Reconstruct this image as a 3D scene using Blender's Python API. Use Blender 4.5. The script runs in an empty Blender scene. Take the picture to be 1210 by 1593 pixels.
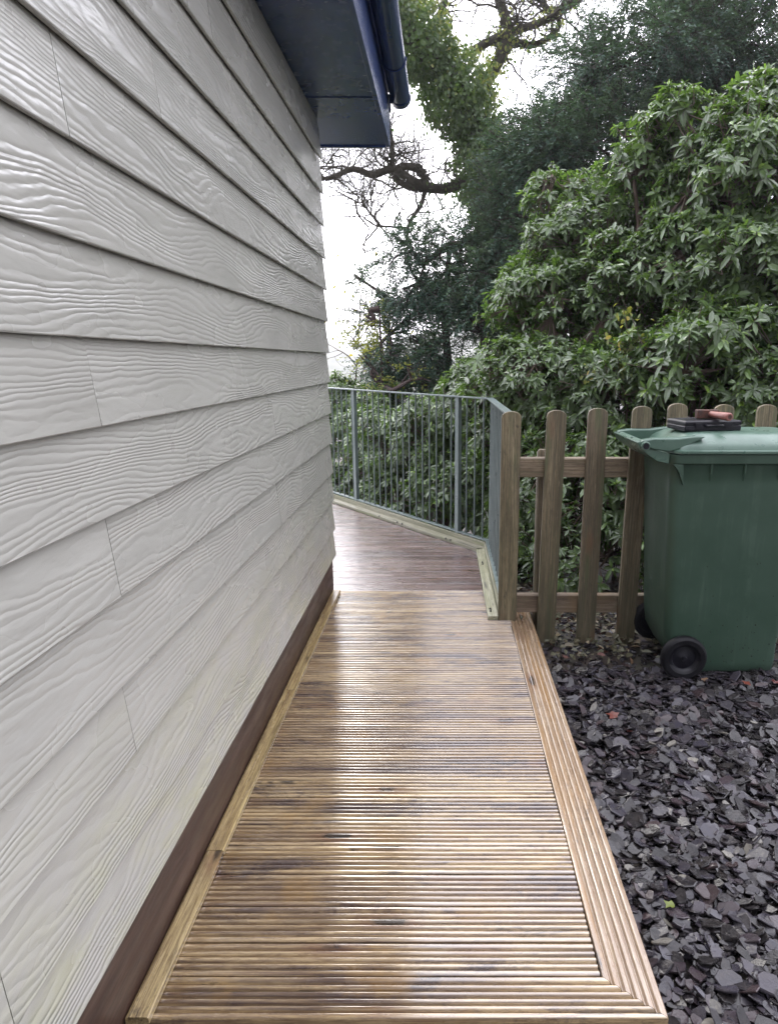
import bpy, math, random
import numpy as np
from mathutils import Vector, Matrix
rng = np.random.default_rng(7)
random.seed(7)
SC = bpy.context.scene
COL = SC.collection

# ------------------------------------------------------------ camera
CAM_H = 1.33
PITCH = math.atan(236 / 1062)
cd = bpy.data.cameras.new('camera')
cam = bpy.data.objects.new('camera', cd)
COL.objects.link(cam)
cam.location = (0, 0, CAM_H)
cam.rotation_euler = (math.pi / 2 - PITCH, 0, 0)
cd.sensor_width = 36
cd.lens = 24
cd.shift_x = -85 / 1593
cd.clip_start = 0.05
cd.clip_end = 3000
SC.camera = cam

# ------------------------------------------------------------ sky, sun, exposure
SUN_EL, SUN_AZ = math.radians(38), math.radians(-14)     # azimuth from +Y towards +X
w = bpy.data.worlds.new('World')
SC.world = w
w.use_nodes = True
nt = w.node_tree
nt.nodes.clear()
wo = nt.nodes.new('ShaderNodeOutputWorld')
bg = nt.nodes.new('ShaderNodeBackground')
sky = nt.nodes.new('ShaderNodeTexSky')
sky.sky_type = 'NISHITA'
sky.sun_disc = False
sky.sun_elevation = SUN_EL
sky.sun_rotation = SUN_AZ
sky.air_density = 1.0
sky.dust_density = 4.0
tcw = nt.nodes.new('ShaderNodeTexCoord')
nz = nt.nodes.new('ShaderNodeTexNoise')
nz.inputs['Scale'].default_value = 2.2
nz.inputs['Detail'].default_value = 5
nt.links.new(tcw.outputs['Generated'], nz.inputs['Vector'])
cr = nt.nodes.new('ShaderNodeValToRGB')
cr.color_ramp.elements[0].position = 0.30
cr.color_ramp.elements[0].color = (0.76, 0.76, 0.76, 1)
cr.color_ramp.elements[1].position = 0.55
cr.color_ramp.elements[1].color = (0.97, 0.97, 0.97, 1)
nt.links.new(nz.outputs['Fac'], cr.inputs['Fac'])
mx = nt.nodes.new('ShaderNodeMix')
mx.data_type = 'RGBA'
nt.links.new(cr.outputs['Color'], mx.inputs['Factor'])
nt.links.new(sky.outputs['Color'], mx.inputs['A'])
mx.inputs['B'].default_value = (10.7, 10.7, 11.8, 1)
# veiled sun: the cloud is brighter on the sun's side of the sky, duller behind the camera
vd = nt.nodes.new('ShaderNodeVectorMath')
vd.operation = 'DOT_PRODUCT'
nt.links.new(tcw.outputs['Generated'], vd.inputs[0])
vd.inputs[1].default_value = (math.sin(SUN_AZ) * math.cos(SUN_EL), math.cos(SUN_AZ) * math.cos(SUN_EL), math.sin(SUN_EL))
mr = nt.nodes.new('ShaderNodeMapRange')
mr.interpolation_type = 'SMOOTHSTEP'
for k_, v_ in (('From Min', -0.6), ('From Max', 0.85), ('To Min', 0.30), ('To Max', 1.6)):
    mr.inputs[k_].default_value = v_
nt.links.new(vd.outputs['Value'], mr.inputs['Value'])
vm = nt.nodes.new('ShaderNodeVectorMath')
vm.operation = 'SCALE'
nt.links.new(mx.outputs['Result'], vm.inputs[0])
nt.links.new(mr.outputs['Result'], vm.inputs['Scale'])
nt.links.new(vm.outputs['Vector'], bg.inputs['Color'])
bg.inputs['Strength'].default_value = 0.15
nt.links.new(bg.outputs['Background'], wo.inputs['Surface'])

sd = bpy.data.lights.new('sun', 'SUN')
sd.energy = 0.7
sd.angle = math.radians(20)
sd.color = (1.0, 0.95, 0.86)
so = bpy.data.objects.new('sun', sd)
COL.objects.link(so)
sv = Vector((math.sin(SUN_AZ) * math.cos(SUN_EL), math.cos(SUN_AZ) * math.cos(SUN_EL), math.sin(SUN_EL)))
so.rotation_euler = sv.to_track_quat('Z', 'Y').to_euler()
so.location = (0, 0, 20)

SC.view_settings.view_transform = 'Standard'
SC.view_settings.look = 'None'
SC.view_settings.gamma = 1
SC.view_settings.exposure = 1.08
SC.render.engine = 'CYCLES'
SC.cycles.max_bounces = 8
SC.cycles.transparent_max_bounces = 8
SC.cycles.use_denoising = True

# ------------------------------------------------------------ helpers
S_, C_ = math.sin(PITCH), math.cos(PITCH)


def at(u, v, Y):
    """point at distance Y along the photograph's ray (u, v)"""
    x, y = (u - 690) / 1062, (796 - v) / 1062
    t = Y / (C_ + y * S_)
    return np.array([x * t, Y, CAM_H + (-S_ + y * C_) * t])


def link(o, parent=None):
    COL.objects.link(o)
    if parent is not None:
        o.parent = parent
    return o


def thing(name, label, cat, loc=(0, 0, 0), rz=0.0, group=None):
    o = bpy.data.objects.new(name, None)
    o.empty_display_size = 0.1
    link(o)
    o.location = loc
    o.rotation_euler = (0, 0, rz)
    o['label'] = label
    o['category'] = cat
    if group:
        o['group'] = group
    return o


def tag(o, label=None, cat=None, group=None, kind=None):
    if label: o['label'] = label
    if cat: o['category'] = cat
    if group: o['group'] = group
    if kind: o['kind'] = kind
    return o


class MB:
    """collects polygons for one mesh"""
    def __init__(s):
        s.v, s.f = [], []

    def add(s, vs, fs):
        b = len(s.v)
        s.v += [tuple(map(float, p)) for p in vs]
        s.f += [tuple(i + b for i in f) for f in fs]
        return s

    def box(s, x0, x1, y0, y1, z0, z1):
        vs = [(x, y, z) for z in (z0, z1) for y in (y0, y1) for x in (x0, x1)]
        return s.add(vs, [(0, 2, 3, 1), (4, 5, 7, 6), (0, 1, 5, 4), (2, 6, 7, 3), (0, 4, 6, 2), (1, 3, 7, 5)])

    def prism(s, pts, a, b, axis):
        """extrude a 2D outline between a and b along an axis: x -> pts are (y,z), y -> (x,z), z -> (x,y)"""
        def P(p, q):
            return {'x': (q, p[0], p[1]), 'y': (p[0], q, p[1]), 'z': (p[0], p[1], q)}[axis]
        n = len(pts)
        vs = [P(p, a) for p in pts] + [P(p, b) for p in pts]
        fs = [(i, (i + 1) % n, (i + 1) % n + n, i + n) for i in range(n)]
        fs += [tuple(range(n - 1, -1, -1)), tuple(range(n, 2 * n))]
        return s.add(vs, fs)

    def tube(s, pts, rad, n=8, cap=True):
        pts = [Vector(p) for p in pts]
        rs = rad if hasattr(rad, '__len__') else [rad] * len(pts)
        rings, up = [], None
        for i, p in enumerate(pts):
            d = (pts[min(i + 1, len(pts) - 1)] - pts[max(i - 1, 0)]).normalized()
            if up is None:
                up = Vector((0, 0, 1)) if abs(d.z) < 0.9 else Vector((1, 0, 0))
            a = d.cross(up).normalized()
            b = a.cross(d).normalized()
            up = b
            rings.append([p + (a * math.cos(t) + b * math.sin(t)) * rs[i] for t in [2 * math.pi * k / n for k in range(n)]])
        vs = [q for r in rings for q in r]
        fs = []
        for i in range(len(rings) - 1):
            for k in range(n):
                fs.append((i * n + k, i * n + (k + 1) % n, (i + 1) * n + (k + 1) % n, (i + 1) * n + k))
        if cap:
            fs.append(tuple(range(n - 1, -1, -1)))
            fs.append(tuple(range(len(vs) - n, len(vs))))
        return s.add(vs, fs)

    def lathe(s, prof, c, axis='y', n=32):
        """prof: (r, h) pairs, spun round an axis through c"""
        vs, fs = [], []
        for (r, h) in prof:
            for k in range(n):
                t = 2 * math.pi * k / n
                a, b = r * math.cos(t), r * math.sin(t)
                vs.append((c[0] + a, c[1] + h, c[2] + b) if axis == 'y' else (c[0] + a, c[1] + b, c[2] + h) if axis == 'z' else (c[0] + h, c[1] + a, c[2] + b))
        for i in range(len(prof) - 1):
            for k in range(n):
                fs.append((i * n + k, i * n + (k + 1) % n, (i + 1) * n + (k + 1) % n, (i + 1) * n + k))
        return s.add(vs, fs)

    def loft(s, secs, cap=True):
        n = len(secs[0])
        vs = [p for q in secs for p in q]
        fs = [(i * n + k, i * n + (k + 1) % n, (i + 1) * n + (k + 1) % n, (i + 1) * n + k) for i in range(len(secs) - 1) for k in range(n)]
        if cap:
            fs += [tuple(range(n - 1, -1, -1)), tuple(range(len(vs) - n, len(vs)))]
        return s.add(vs, fs)

    def build(s, name, m, parent=None, smooth=False, bevel=0, seg=2, recalc=True):
        me = bpy.data.meshes.new(name)
        me.from_pydata(s.v, [], s.f)
        me.materials.append(m)
        if recalc:
            import bmesh
            bm = bmesh.new()
            bm.from_mesh(me)
            bmesh.ops.recalc_face_normals(bm, faces=bm.faces)
            bm.to_mesh(me)
            bm.free()
        o = bpy.data.objects.new(name, me)
        link(o, parent)
        if smooth:
            me.polygons.foreach_set('use_smooth', [True] * len(me.polygons))
            me.set_sharp_from_angle(angle=math.radians(smooth if smooth is not True else 40))
        if bevel:
            b = o.modifiers.new('bevel', 'BEVEL')
            b.width = bevel
            b.segments = seg
            b.limit_method = 'ANGLE'
            b.angle_limit = math.radians(35)
            b.harden_normals = False
        return o


def np_mesh(name, m, V, F, parent=None, tone=None, smooth=False):
    """V (N,3); F list of (M,k) index arrays; tone (N,) per-vertex value"""
    me = bpy.data.meshes.new(name)
    F = [f for f in F if len(f)]
    nl = sum(f.size for f in F)
    nf = sum(len(f) for f in F)
    me.vertices.add(len(V))
    me.vertices.foreach_set('co', np.ascontiguousarray(V, dtype=np.float32).ravel())
    me.loops.add(nl)
    me.loops.foreach_set('vertex_index', np.concatenate([f.ravel() for f in F]).astype(np.int32))
    me.polygons.add(nf)
    tot = np.concatenate([np.full(len(f), f.shape[1]) for f in F])
    st = np.concatenate([[0], np.cumsum(tot)[:-1]])
    me.polygons.foreach_set('loop_start', st.astype(np.int32))
    me.polygons.foreach_set('use_smooth', np.full(nf, bool(smooth)))
    me.update(calc_edges=True)
    if tone is not None:
        a = me.attributes.new('tone', 'FLOAT', 'POINT')
        a.data.foreach_set('value', np.ascontiguousarray(tone, dtype=np.float32))
    me.materials.append(m)
    o = bpy.data.objects.new(name, me)
    link(o, parent)
    return o


def unit(a):
    return a / np.maximum(np.linalg.norm(a, axis=-1, keepdims=True), 1e-9)


def segs_mesh(name, m, P0, P1, R0, R1, parent=None, n=5, tone=None):
    """many tapered tube segments as one mesh"""
    P0, P1 = np.asarray(P0, float), np.asarray(P1, float)
    R0, R1 = np.asarray(R0, float), np.asarray(R1, float)
    d = unit(P1 - P0)
    up = np.where(np.abs(d[:, 2:3]) < 0.9, [[0, 0, 1.0]], [[1.0, 0, 0]])
    a = unit(np.cross(d, up))
    b = np.cross(a, d)
    t = np.arange(n) * 2 * math.pi / n
    ring = a[:, None, :] * np.cos(t)[None, :, None] + b[:, None, :] * np.sin(t)[None, :, None]
    V = np.concatenate([P0[:, None] + ring * R0[:, None, None], P1[:, None] + ring * R1[:, None, None]], 1)
    k = np.arange(n)
    q = np.stack([k, (k + 1) % n, (k + 1) % n + n, k + n], 1)
    F = (np.arange(len(P0))[:, None, None] * 2 * n + q[None]).reshape(-1, 4)
    return np_mesh(name, m, V.reshape(-1, 3), [F], parent, smooth=True, tone=None if tone is None else np.repeat(tone, 2 * n))


def leaves_mesh(name, m, P, D, N, L, W, tone, parent=None, droop=0.25, fold=0.22, simple=False):
    """P origin, D direction, N leaf normal, L length, W half width"""
    D = unit(D)
    Sd = unit(np.cross(D, N))
    N = np.cross(Sd, D)
    if simple:
        T = np.array([[0, 0, 0], [.5, 1, .0], [1, 0, 0], [.5, -1, .0]])
        FQ, FT = np.array([[0, 3, 2, 1]]), np.zeros((0, 3), int)
    else:
        T = np.array([[0, 0, 0], [.38, .92, 1], [.38, 0, 0], [.38, -.92, 1], [.74, .85, 1], [.74, 0, 0], [.74, -.85, 1], [1, 0, 0]], float)
        FQ = np.array([[1, 2, 5, 4], [2, 3, 6, 5]])
        FT = np.array([[0, 2, 1], [0, 3, 2], [4, 5, 7], [5, 6, 7]])
    n = len(P)
    dr = droop if np.ndim(droop) else np.full(n, droop)
    V = (P[:, None] + D[:, None] * (T[None, :, 0:1] * L[:, None, None]) + Sd[:, None] * (T[None, :, 1:2] * W[:, None, None])
         + N[:, None] * (T[None, :, 2:3] * fold * W[:, None, None]))
    V[:, :, 2] -= (T[None, :, 0] ** 2) * (dr * L)[:, None]
    off = np.arange(n)[:, None, None] * len(T)
    return np_mesh(name, m, V.reshape(-1, 3), [(off + FQ[None]).reshape(-1, 4), (off + FT[None]).reshape(-1, 3)] if len(FT) else [(off + FQ[None]).reshape(-1, 4)],
                   parent, tone=np.repeat(tone, len(T)))


# ------------------------------------------------------------ materials
class NT:
    def __init__(s, name):
        s.m = bpy.data.materials.new(name)
        s.m.use_nodes = True
        s.t = s.m.node_tree
        s.b = s.t.nodes['Principled BSDF']
        s.o = s.t.nodes['Material Output']

    def n(s, typ, **kw):
        x = s.t.nodes.new('ShaderNode' + typ)
        for k, v in kw.items():
            if k in x.inputs.keys():
                s.set(x, k, v)
            else:
                setattr(x, k, v)
        return x

    def set(s, node, k, v):
        if isinstance(v, bpy.types.NodeSocket):
            s.t.links.new(v, node.inputs[k])
        else:
            node.inputs[k].default_value = v

    def math(s, op, a, b=None, c=None, clamp=False):
        x = s.t.nodes.new('ShaderNodeMath')
        x.operation = op
        x.use_clamp = clamp
        for i, q in enumerate((a, b, c)):
            if q is None: continue
            if isinstance(q, bpy.types.NodeSocket): s.t.links.new(q, x.inputs[i])
            else: x.inputs[i].default_value = q
        return x.outputs[0]

    def mix(s, f, a, b, blend='MIX'):
        x = s.t.nodes.new('ShaderNodeMix')
        x.data_type = 'RGBA'
        x.blend_type = blend
        for k, q in (('Factor', f), ('A', a), ('B', b)):
            sock = [i for i in x.inputs if i.name == k and (i.type == 'RGBA' or k == 'Factor' and i.type == 'VALUE')][0]
            if isinstance(q, bpy.types.NodeSocket): s.t.links.new(q, sock)
            else: sock.default_value = q if k == 'Factor' else (*q, 1)
        return [o for o in x.outputs if o.type == 'RGBA'][0]

    def ramp(s, f, stops):
        x = s.t.nodes.new('ShaderNodeValToRGB')
        e = x.color_ramp.elements
        while len(e) < len(stops): e.new(0.5)
        for i, (p, c) in enumerate(stops):
            e[i].position = p
            e[i].color = (*c, 1) if hasattr(c, '__len__') else (c, c, c, 1)
        s.t.links.new(f, x.inputs['Fac'])
        return x.outputs['Color']

    def coord(s, sc=(1, 1, 1), rand=0.0, which='Object'):
        tc = s.t.nodes.new('ShaderNodeTexCoord')
        mp = s.t.nodes.new('ShaderNodeMapping')
        mp.inputs['Scale'].default_value = sc
        s.t.links.new(tc.outputs[which], mp.inputs['Vector'])
        if rand:
            oi = s.t.nodes.new('ShaderNodeObjectInfo')
            cx = s.t.nodes.new('ShaderNodeCombineXYZ')
            r = s.math('MULTIPLY', oi.outputs['Random'], rand)
            for i in range(3): s.t.links.new(r, cx.inputs[i])
            s.t.links.new(cx.outputs[0], mp.inputs['Location'])
        return mp.outputs[0]

    def noise(s, vec, scale, detail=3, rough=0.5, dist=0.0):
        x = s.n('TexNoise', Scale=scale, Detail=detail, Roughness=rough, Distortion=dist)
        if vec is not None: s.t.links.new(vec, x.inputs['Vector'])
        return x.outputs['Fac']

    def bump(s, h, strength=1.0, dist=0.001, prev=None):
        x = s.n('Bump', Strength=strength, Distance=dist, Height=h)
        if prev is not None: s.t.links.new(prev, x.inputs['Normal'])
        return x.outputs['Normal']

    def done(s, **kw):
        for k, v in kw.items():
            s.set(s.b, k.replace('_', ' '), v)
        return s.m


def mat_cladding():
    t = NT('painted woodgrain cladding')
    tc = t.n('TexCoord')
    sp = t.n('SeparateXYZ')
    t.t.links.new(tc.outputs['Object'], sp.inputs[0])
    y, z = sp.outputs['Y'], sp.outputs['Z']
    rnd = t.n('ObjectInfo').outputs['Random']
    r = t.math('MULTIPLY', rnd, 61.0)

    def vec(sy, sz, add):
        c = t.n('CombineXYZ')
        t.t.links.new(t.math('MULTIPLY', y, sy), c.inputs[0])
        t.t.links.new(t.math('MULTIPLY', z, sz), c.inputs[1])
        t.t.links.new(t.math('ADD', r, add), c.inputs[2])
        return c.outputs[0]
    big = t.noise(vec(1.25, 7.5, 0), 1.0, 1.0, 0.4)
    wob = t.noise(vec(11, 30, 7), 1.0, 2.0, 0.5)
    f = t.math('MULTIPLY', z, 70.0)
    f = t.math('ADD', f, t.math('MULTIPLY', big, 16.0))
    f = t.math('ADD', f, t.math('MULTIPLY', wob, 1.3))
    sn = t.math('SINE', t.math('MULTIPLY', f, 2 * math.pi))
    h = t.math('SUBTRACT', t.math('POWER', t.math('MULTIPLY_ADD', sn, 0.5, 0.5), 0.6), 0.6)
    amp = t.ramp(t.noise(vec(1.3, 7, 19), 1.0, 2), [(0.25, 0.45), (0.65, 1.0)])
    h = t.math('MULTIPLY', h, amp)
    fine = t.noise(vec(25, 260, 3), 1.0, 2)
    n1 = t.bump(fine, 0.25, 0.0006)
    n2 = t.bump(h, 1.0, 0.0014, n1)
    blot = t.noise(vec(2.5, 5, 31), 1.0, 4, 0.6)
    col = t.mix(t.ramp(blot, [(0.35, 0.0), (0.7, 1.0)]), (0.335, 0.328, 0.295), (0.375, 0.367, 0.332))
    low = t.math('MULTIPLY', t.ramp(z, [(0.2, 1.0), (0.75, 0.0)]), t.ramp(t.noise(vec(4, 9, 11), 1.0, 6, .7), [(0.42, 0.0), (0.70, 0.75)]))
    col = t.mix(low, col, (0.36, 0.36, 0.22))
    ro = t.ramp(t.noise(vec(3, 6, 44), 1.0, 3), [(0.2, 0.17), (0.8, 0.34)])
    return t.done(Base_Color=col, Roughness=ro, Normal=n2, Specular_IOR_Level=0.5, Coat_Weight=0.2, Coat_Roughness=0.16, Coat_Normal=n2)


def mat_deck(name, pal, wet=0.16, axis='x', bumps=1.0, knots=True, rlo=0.1, rhi=0.34):
    """pal = light, mid, dark, stain"""
    t = NT(name)
    sc = {'x': (1, 1, 1), 'y': (1, 1, 1), 'z': (1, 1, 1)}[axis]
    tc = t.coord(sc, 37.0)
    sp = t.n('SeparateXYZ')
    t.t.links.new(tc, sp.inputs[0])
    lab = {'x': ('X', 'Y', 'Z'), 'y': ('Y', 'X', 'Z'), 'z': ('Z', 'X', 'Y')}[axis]
    lo, a, b = [sp.outputs[q] for q in lab]

    def vec(sl, st):
        c = t.n('CombineXYZ')
        t.t.links.new(t.math('MULTIPLY', lo, sl), c.inputs[0])
        t.t.links.new(t.math('MULTIPLY', a, st), c.inputs[1])
        t.t.links.new(t.math('MULTIPLY', b, st), c.inputs[2])
        return c.outputs[0]
    rnd = t.n('ObjectInfo').outputs['Random']
    base = t.ramp(t.noise(vec(1.1, 12), 1.0, 4, 0.6), [(0.30, pal[2]), (0.44, pal[1]), (0.58, pal[0])])
    tint = t.mix(rnd, (1.18, 1.16, 1.04), (0.60, 0.55, 0.53))
    base = t.mix(1.0, base, tint, 'MULTIPLY')
    grain = t.noise(vec(5, 420), 1.0, 3, 0.6)
    base = t.mix(t.ramp(grain, [(0.42, 0.5), (0.62, 0.0)]), base, pal[2])
    streak = t.noise(vec(2.4, 150), 1.0, 6, 0.78)
    base = t.mix(t.ramp(streak, [(0.40, 0.85), (0.49, 0.0)]), base, pal[2])
    base = t.mix(t.ramp(streak, [(0.54, 0.0), (0.62, 0.45)]), base, tuple(min(1, c * 1.2) for c in pal[0]))
    fleck = t.noise(vec(16, 130), 1.0, 6, 0.8)
    base = t.mix(t.ramp(fleck, [(0.36, 0.75), (0.50, 0.0)]), base, pal[2])
    base = t.mix(t.ramp(fleck, [(0.56, 0.0), (0.72, 0.5)]), base, tuple(min(1, c * 1.25) for c in pal[0]))
    st = t.noise(vec(1.3, 18), 1.0, 6, 0.68, 0.4)
    base = t.mix(t.ramp(st, [(0.52, 0.0), (0.66, 0.85)]), base, pal[3])
    blk = t.noise(vec(3.2, 14), 1.0, 6, 0.75, 0.6)
    base = t.mix(t.ramp(blk, [(0.60, 0.0), (0.68, 0.8)]), base, (0.022, 0.018, 0.018))
    if axis == 'x':
        wc = t.coord((1.3, 8.5, 1))
        ws = t.noise(wc, 1.0, 8, 0.78, 0.2)
        base = t.mix(t.ramp(ws, [(0.53, 0.0), (0.61, 0.85)]), base, pal[3])
        wa = t.noise(t.coord((2.3, 3.2, 1)), 1.7, 4, 0.6)
        base = t.mix(t.ramp(wa, [(0.56, 0.0), (0.68, 0.55)]), base, (pal[1][0] * .80, pal[1][1] * .66, pal[1][2] * .42))
    if axis == 'z':
        gz_ = t.n('SeparateXYZ')
        t.t.links.new(t.coord(), gz_.inputs[0])
        damp = t.math('MULTIPLY', t.ramp(gz_.outputs['Z'], [(0.1, 1.0), (0.75, 0.15)]), t.ramp(t.noise(vec(3, 30), 1.0, 5, .65), [(0.38, 0.2), (0.62, 1.0)]))
        base = t.mix(t.math('MULTIPLY', damp, 0.8), base, (0.05, 0.052, 0.028))
        base = t.mix(t.ramp(t.noise(vec(2.5, 70), 1.0, 5, .7), [(0.50, 0.0), (0.62, 0.6)]), base, tuple(c * .35 for c in pal[1]))
    if knots:
        vo = t.n('TexVoronoi', Scale=1.0, Randomness=1.0)
        t.t.links.new(vec(2.4, 8), vo.inputs['Vector'])
        kd = t.math('ADD', vo.outputs['Distance'], t.math('MULTIPLY', t.noise(vec(30, 60), 1.0, 2), 0.08))
        kf = t.ramp(kd, [(0.08, 0.9), (0.13, 0.85), (0.17, 0.0)])
        base = t.mix(kf, base, (0.03, 0.02, 0.014))
        ko = t.ramp(kd, [(0.13, 0.0), (0.17, 0.5), (0.30, 0.0)])
        base = t.mix(ko, base, (0.16, 0.075, 0.04))
    n = t.bump(grain, 0.5 * bumps, 0.0007)
    n = t.bump(t.noise(vec(9, 60), 1.0, 3), 0.5 * bumps, 0.0012, n)
    ro = t.ramp(t.noise(vec(3.5, 22), 1.0, 6, 0.7), [(0.38, rlo), (0.64, rhi)])
    return t.done(Base_Color=base, Roughness=ro, Normal=n, Coat_Weight=wet, Coat_Roughness=0.06, Coat_IOR=1.62, Specular_IOR_Level=0.5 + .3 * min(wet, 1), Coat_Normal=n)


def mat_simple(name, col, rough=0.5, metal=0.0, rv=0.08, var=0.12, scale=6.0, bump=0.0, bscale=60, col2=None, cut=(0.4, 0.7), **kw):
    t = NT(name)
    tc = t.coord((1, 1, 1), 9.0)
    f = t.noise(tc, scale, 5, 0.6)
    c2 = col2 or tuple(c * (1 - 3 * var) for c in col)
    c = t.mix(t.ramp(f, [(cut[0], 0.0), (cut[1], 1.0)]), col, c2)
    args = dict(Base_Color=c, Roughness=t.ramp(t.noise(tc, scale * 2.3, 3), [(0.3, max(rough - rv, 0.03)), (0.7, rough + rv)]), Metallic=metal)
    if bump:
        args['Normal'] = t.bump(t.noise(tc, bscale, 4), 0.6, bump)
    args.update(kw)
    return t.done(**args)


def mat_leaf(name, stops, rough=0.35, trans=0.25, tcol=(0.25, 0.42, 0.05), spec=0.5):
    t = NT(name)
    at_ = t.n('Attribute', attribute_name='tone')
    geo = t.n('NewGeometry')
    c = t.ramp(at_.outputs['Fac'], stops)
    back = t.mix(geo.outputs['Backfacing'], c, t.mix(0.45, c, (0.14, 0.17, 0.09)))
    t.done(Base_Color=back, Roughness=rough, Specular_IOR_Level=spec)
    tr = t.n('BsdfTranslucent')
    t.t.links.new(t.mix(0.6, c, tcol), tr.inputs['Color'])
    mxs = t.n('MixShader')
    mxs.inputs[0].default_value = trans
    t.t.links.new(t.b.outputs[0], mxs.inputs[1])
    t.t.links.new(tr.outputs[0], mxs.inputs[2])
    t.t.links.new(mxs.outputs[0], t.o.inputs['Surface'])
    return t.m


M = {}
M['clad'] = mat_cladding()
M['skirt'] = mat_deck('brown stained skirting', [(0.068, 0.036, 0.024), (0.052, 0.028, 0.018), (0.032, 0.017, 0.012), (0.080, 0.047, 0.033)], 0.0, 'y', 0.6, False, 0.35, 0.6)
M['navy'] = mat_simple('navy blue painted board', (0.028, 0.052, 0.155), 0.25, rv=0.02, var=0.06, scale=14, bump=0.0001, bscale=60)
M['soffit'] = mat_simple('navy soffit sheet', (0.036, 0.062, 0.17), 0.25, rv=0.05, scale=9, bump=0.0002, bscale=90)
M['gutter'] = mat_simple('dark blue grey gutter plastic', (0.019, 0.037, 0.11), 0.2, var=0.03, rv=0.02)
M['deck'] = mat_deck('wet grooved decking', [(0.50, 0.385, 0.225), (0.36, 0.26, 0.14), (0.13, 0.08, 0.05), (0.055, 0.034, 0.032)], 1.0, 'x', 0.35, True, 0.08, 0.34)
M['deck_y'] = mat_deck('wet grooved edge board', [(0.50, 0.40, 0.28), (0.40, 0.30, 0.19), (0.20, 0.13, 0.08), (0.26, 0.15, 0.06)], 0.4, 'y')
M['batten'] = mat_deck('new timber batten', [(0.40, 0.32, 0.17), (0.31, 0.23, 0.11), (0.13, 0.085, 0.045), (0.10, 0.07, 0.035)], 0.1, 'y')
M['old'] = mat_deck('weathered purple brown decking', [(0.24, 0.175, 0.165), (0.165, 0.115, 0.11), (0.08, 0.052, 0.050), (0.10, 0.085, 0.088)], 0.8, 'x', 1.8, True, 0.14, 0.4)
M['plank'] = mat_deck('mossy pale plank', [(0.34, 0.33, 0.27), (0.26, 0.255, 0.18), (0.13, 0.135, 0.085), (0.17, 0.19, 0.085)], 0.0, 'y', 1.0, False, 0.4, 0.6)
M['pale'] = mat_deck('brown treated fence timber', [(0.30, 0.25, 0.165), (0.20, 0.165, 0.10), (0.075, 0.06, 0.036), (0.09, 0.105, 0.045)], 0.0, 'z', 1.2, True, 0.5, 0.75)
M['frail'] = mat_deck('brown treated fence rail', [(0.32, 0.26, 0.19), (0.22, 0.17, 0.12), (0.09, 0.065, 0.04), (0.11, 0.105, 0.055)], 0.0, 'x', 1.2, True, 0.5, 0.7)
M['rail'] = mat_simple('grey green painted steel', (0.12, 0.155, 0.15), 0.35, var=0.08, scale=9, bump=0.0002)
M['bin'] = mat_simple('green bin plastic', (0.026, 0.070, 0.046), 0.42, var=0.1, scale=3, bump=0.0002, bscale=300, col2=(0.032, 0.078, 0.054))
def mat_bin():
    t = NT('green bin plastic')
    tc = t.coord()
    st = t.noise(t.coord((26, 26, 1.6)), 1.0, 4, .6)
    bl = t.noise(tc, 5, 5, .65)
    c = t.mix(t.ramp(bl, [(0.35, 0.0), (0.7, 1.0)]), (0.030, 0.062, 0.041), (0.040, 0.076, 0.052))
    c = t.mix(t.math('MULTIPLY', t.ramp(st, [(0.52, 0.0), (0.72, 0.5)]), t.ramp(bl, [(0.4, 0.0), (0.6, 1.0)])), c, (0.08, 0.125, 0.09))
    sc = t.noise(t.coord((60, 60, 22)), 1.0, 5, .7)
    c = t.mix(t.ramp(sc, [(0.66, 0.0), (0.74, 0.35)]), c, (0.09, 0.14, 0.11))
    n = t.bump(t.noise(tc, 260, 2), 0.4, 0.0003)
    n = t.bump(t.noise(tc, 3.5, 2), 0.5, 0.006, n)
    return t.done(Base_Color=c, Roughness=t.ramp(bl, [(0.3, 0.34), (0.7, 0.5)]), Normal=n)


M['bin'] = mat_bin()
M['binlid'] = mat_simple('green lid plastic with painted sky sheen', (0.062, 0.112, 0.084), 0.33, var=0.1, scale=9, bump=0.0002, bscale=300, col2=(0.09, 0.15, 0.115))  # bin green made paler: the sky's reflection on the lid put into colour
M['black'] = mat_simple('black plastic', (0.008, 0.008, 0.012), 0.35, var=0.1, Specular_IOR_Level=0.3)
M['tyre'] = mat_simple('black rubber', (0.007, 0.007, 0.009), 0.5, var=0.1, bump=0.0003, Specular_IOR_Level=0.2)
M['red'] = mat_simple('worn red handle', (0.25, 0.095, 0.075), 0.5, var=0.12, scale=40)
M['iron'] = mat_simple('rusty dark iron', (0.06, 0.035, 0.03), 0.5, 0.4, scale=60, col2=(0.12, 0.05, 0.035))
M['soil'] = mat_simple('damp soil', (0.035, 0.024, 0.018), 0.8, var=0.15, scale=5, bump=0.02, bscale=14, col2=(0.02, 0.022, 0.012))
M['bark'] = mat_simple('grey brown bark', (0.085, 0.075, 0.055), 0.85, var=0.15, scale=12, bump=0.01, bscale=25)
M['twig'] = mat_simple('brown twigs', (0.09, 0.06, 0.042), 0.7, var=0.12, scale=12)
M['darkbark'] = mat_simple('dark reddish bark', (0.05, 0.032, 0.028), 0.85, var=0.15, scale=12, bump=0.008, bscale=30)
M['dirt'] = mat_simple('splashed mud specks', (0.02, 0.02, 0.012), 0.8)
M['rhodo'] = mat_leaf('rhododendron leaf', [(0.0, (0.011, 0.034, 0.014)), (0.45, (0.034, 0.086, 0.030)), (0.75, (0.11, 0.22, 0.042)), (1.0, (0.25, 0.40, 0.065))], 0.27, 0.25)
M['yew'] = mat_leaf('yew needles', [(0.0, (0.020, 0.045, 0.034)), (0.6, (0.042, 0.086, 0.060)), (1.0, (0.09, 0.155, 0.07))], 0.45, 0.22, (0.1, 0.2, 0.05), 0.3)
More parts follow.
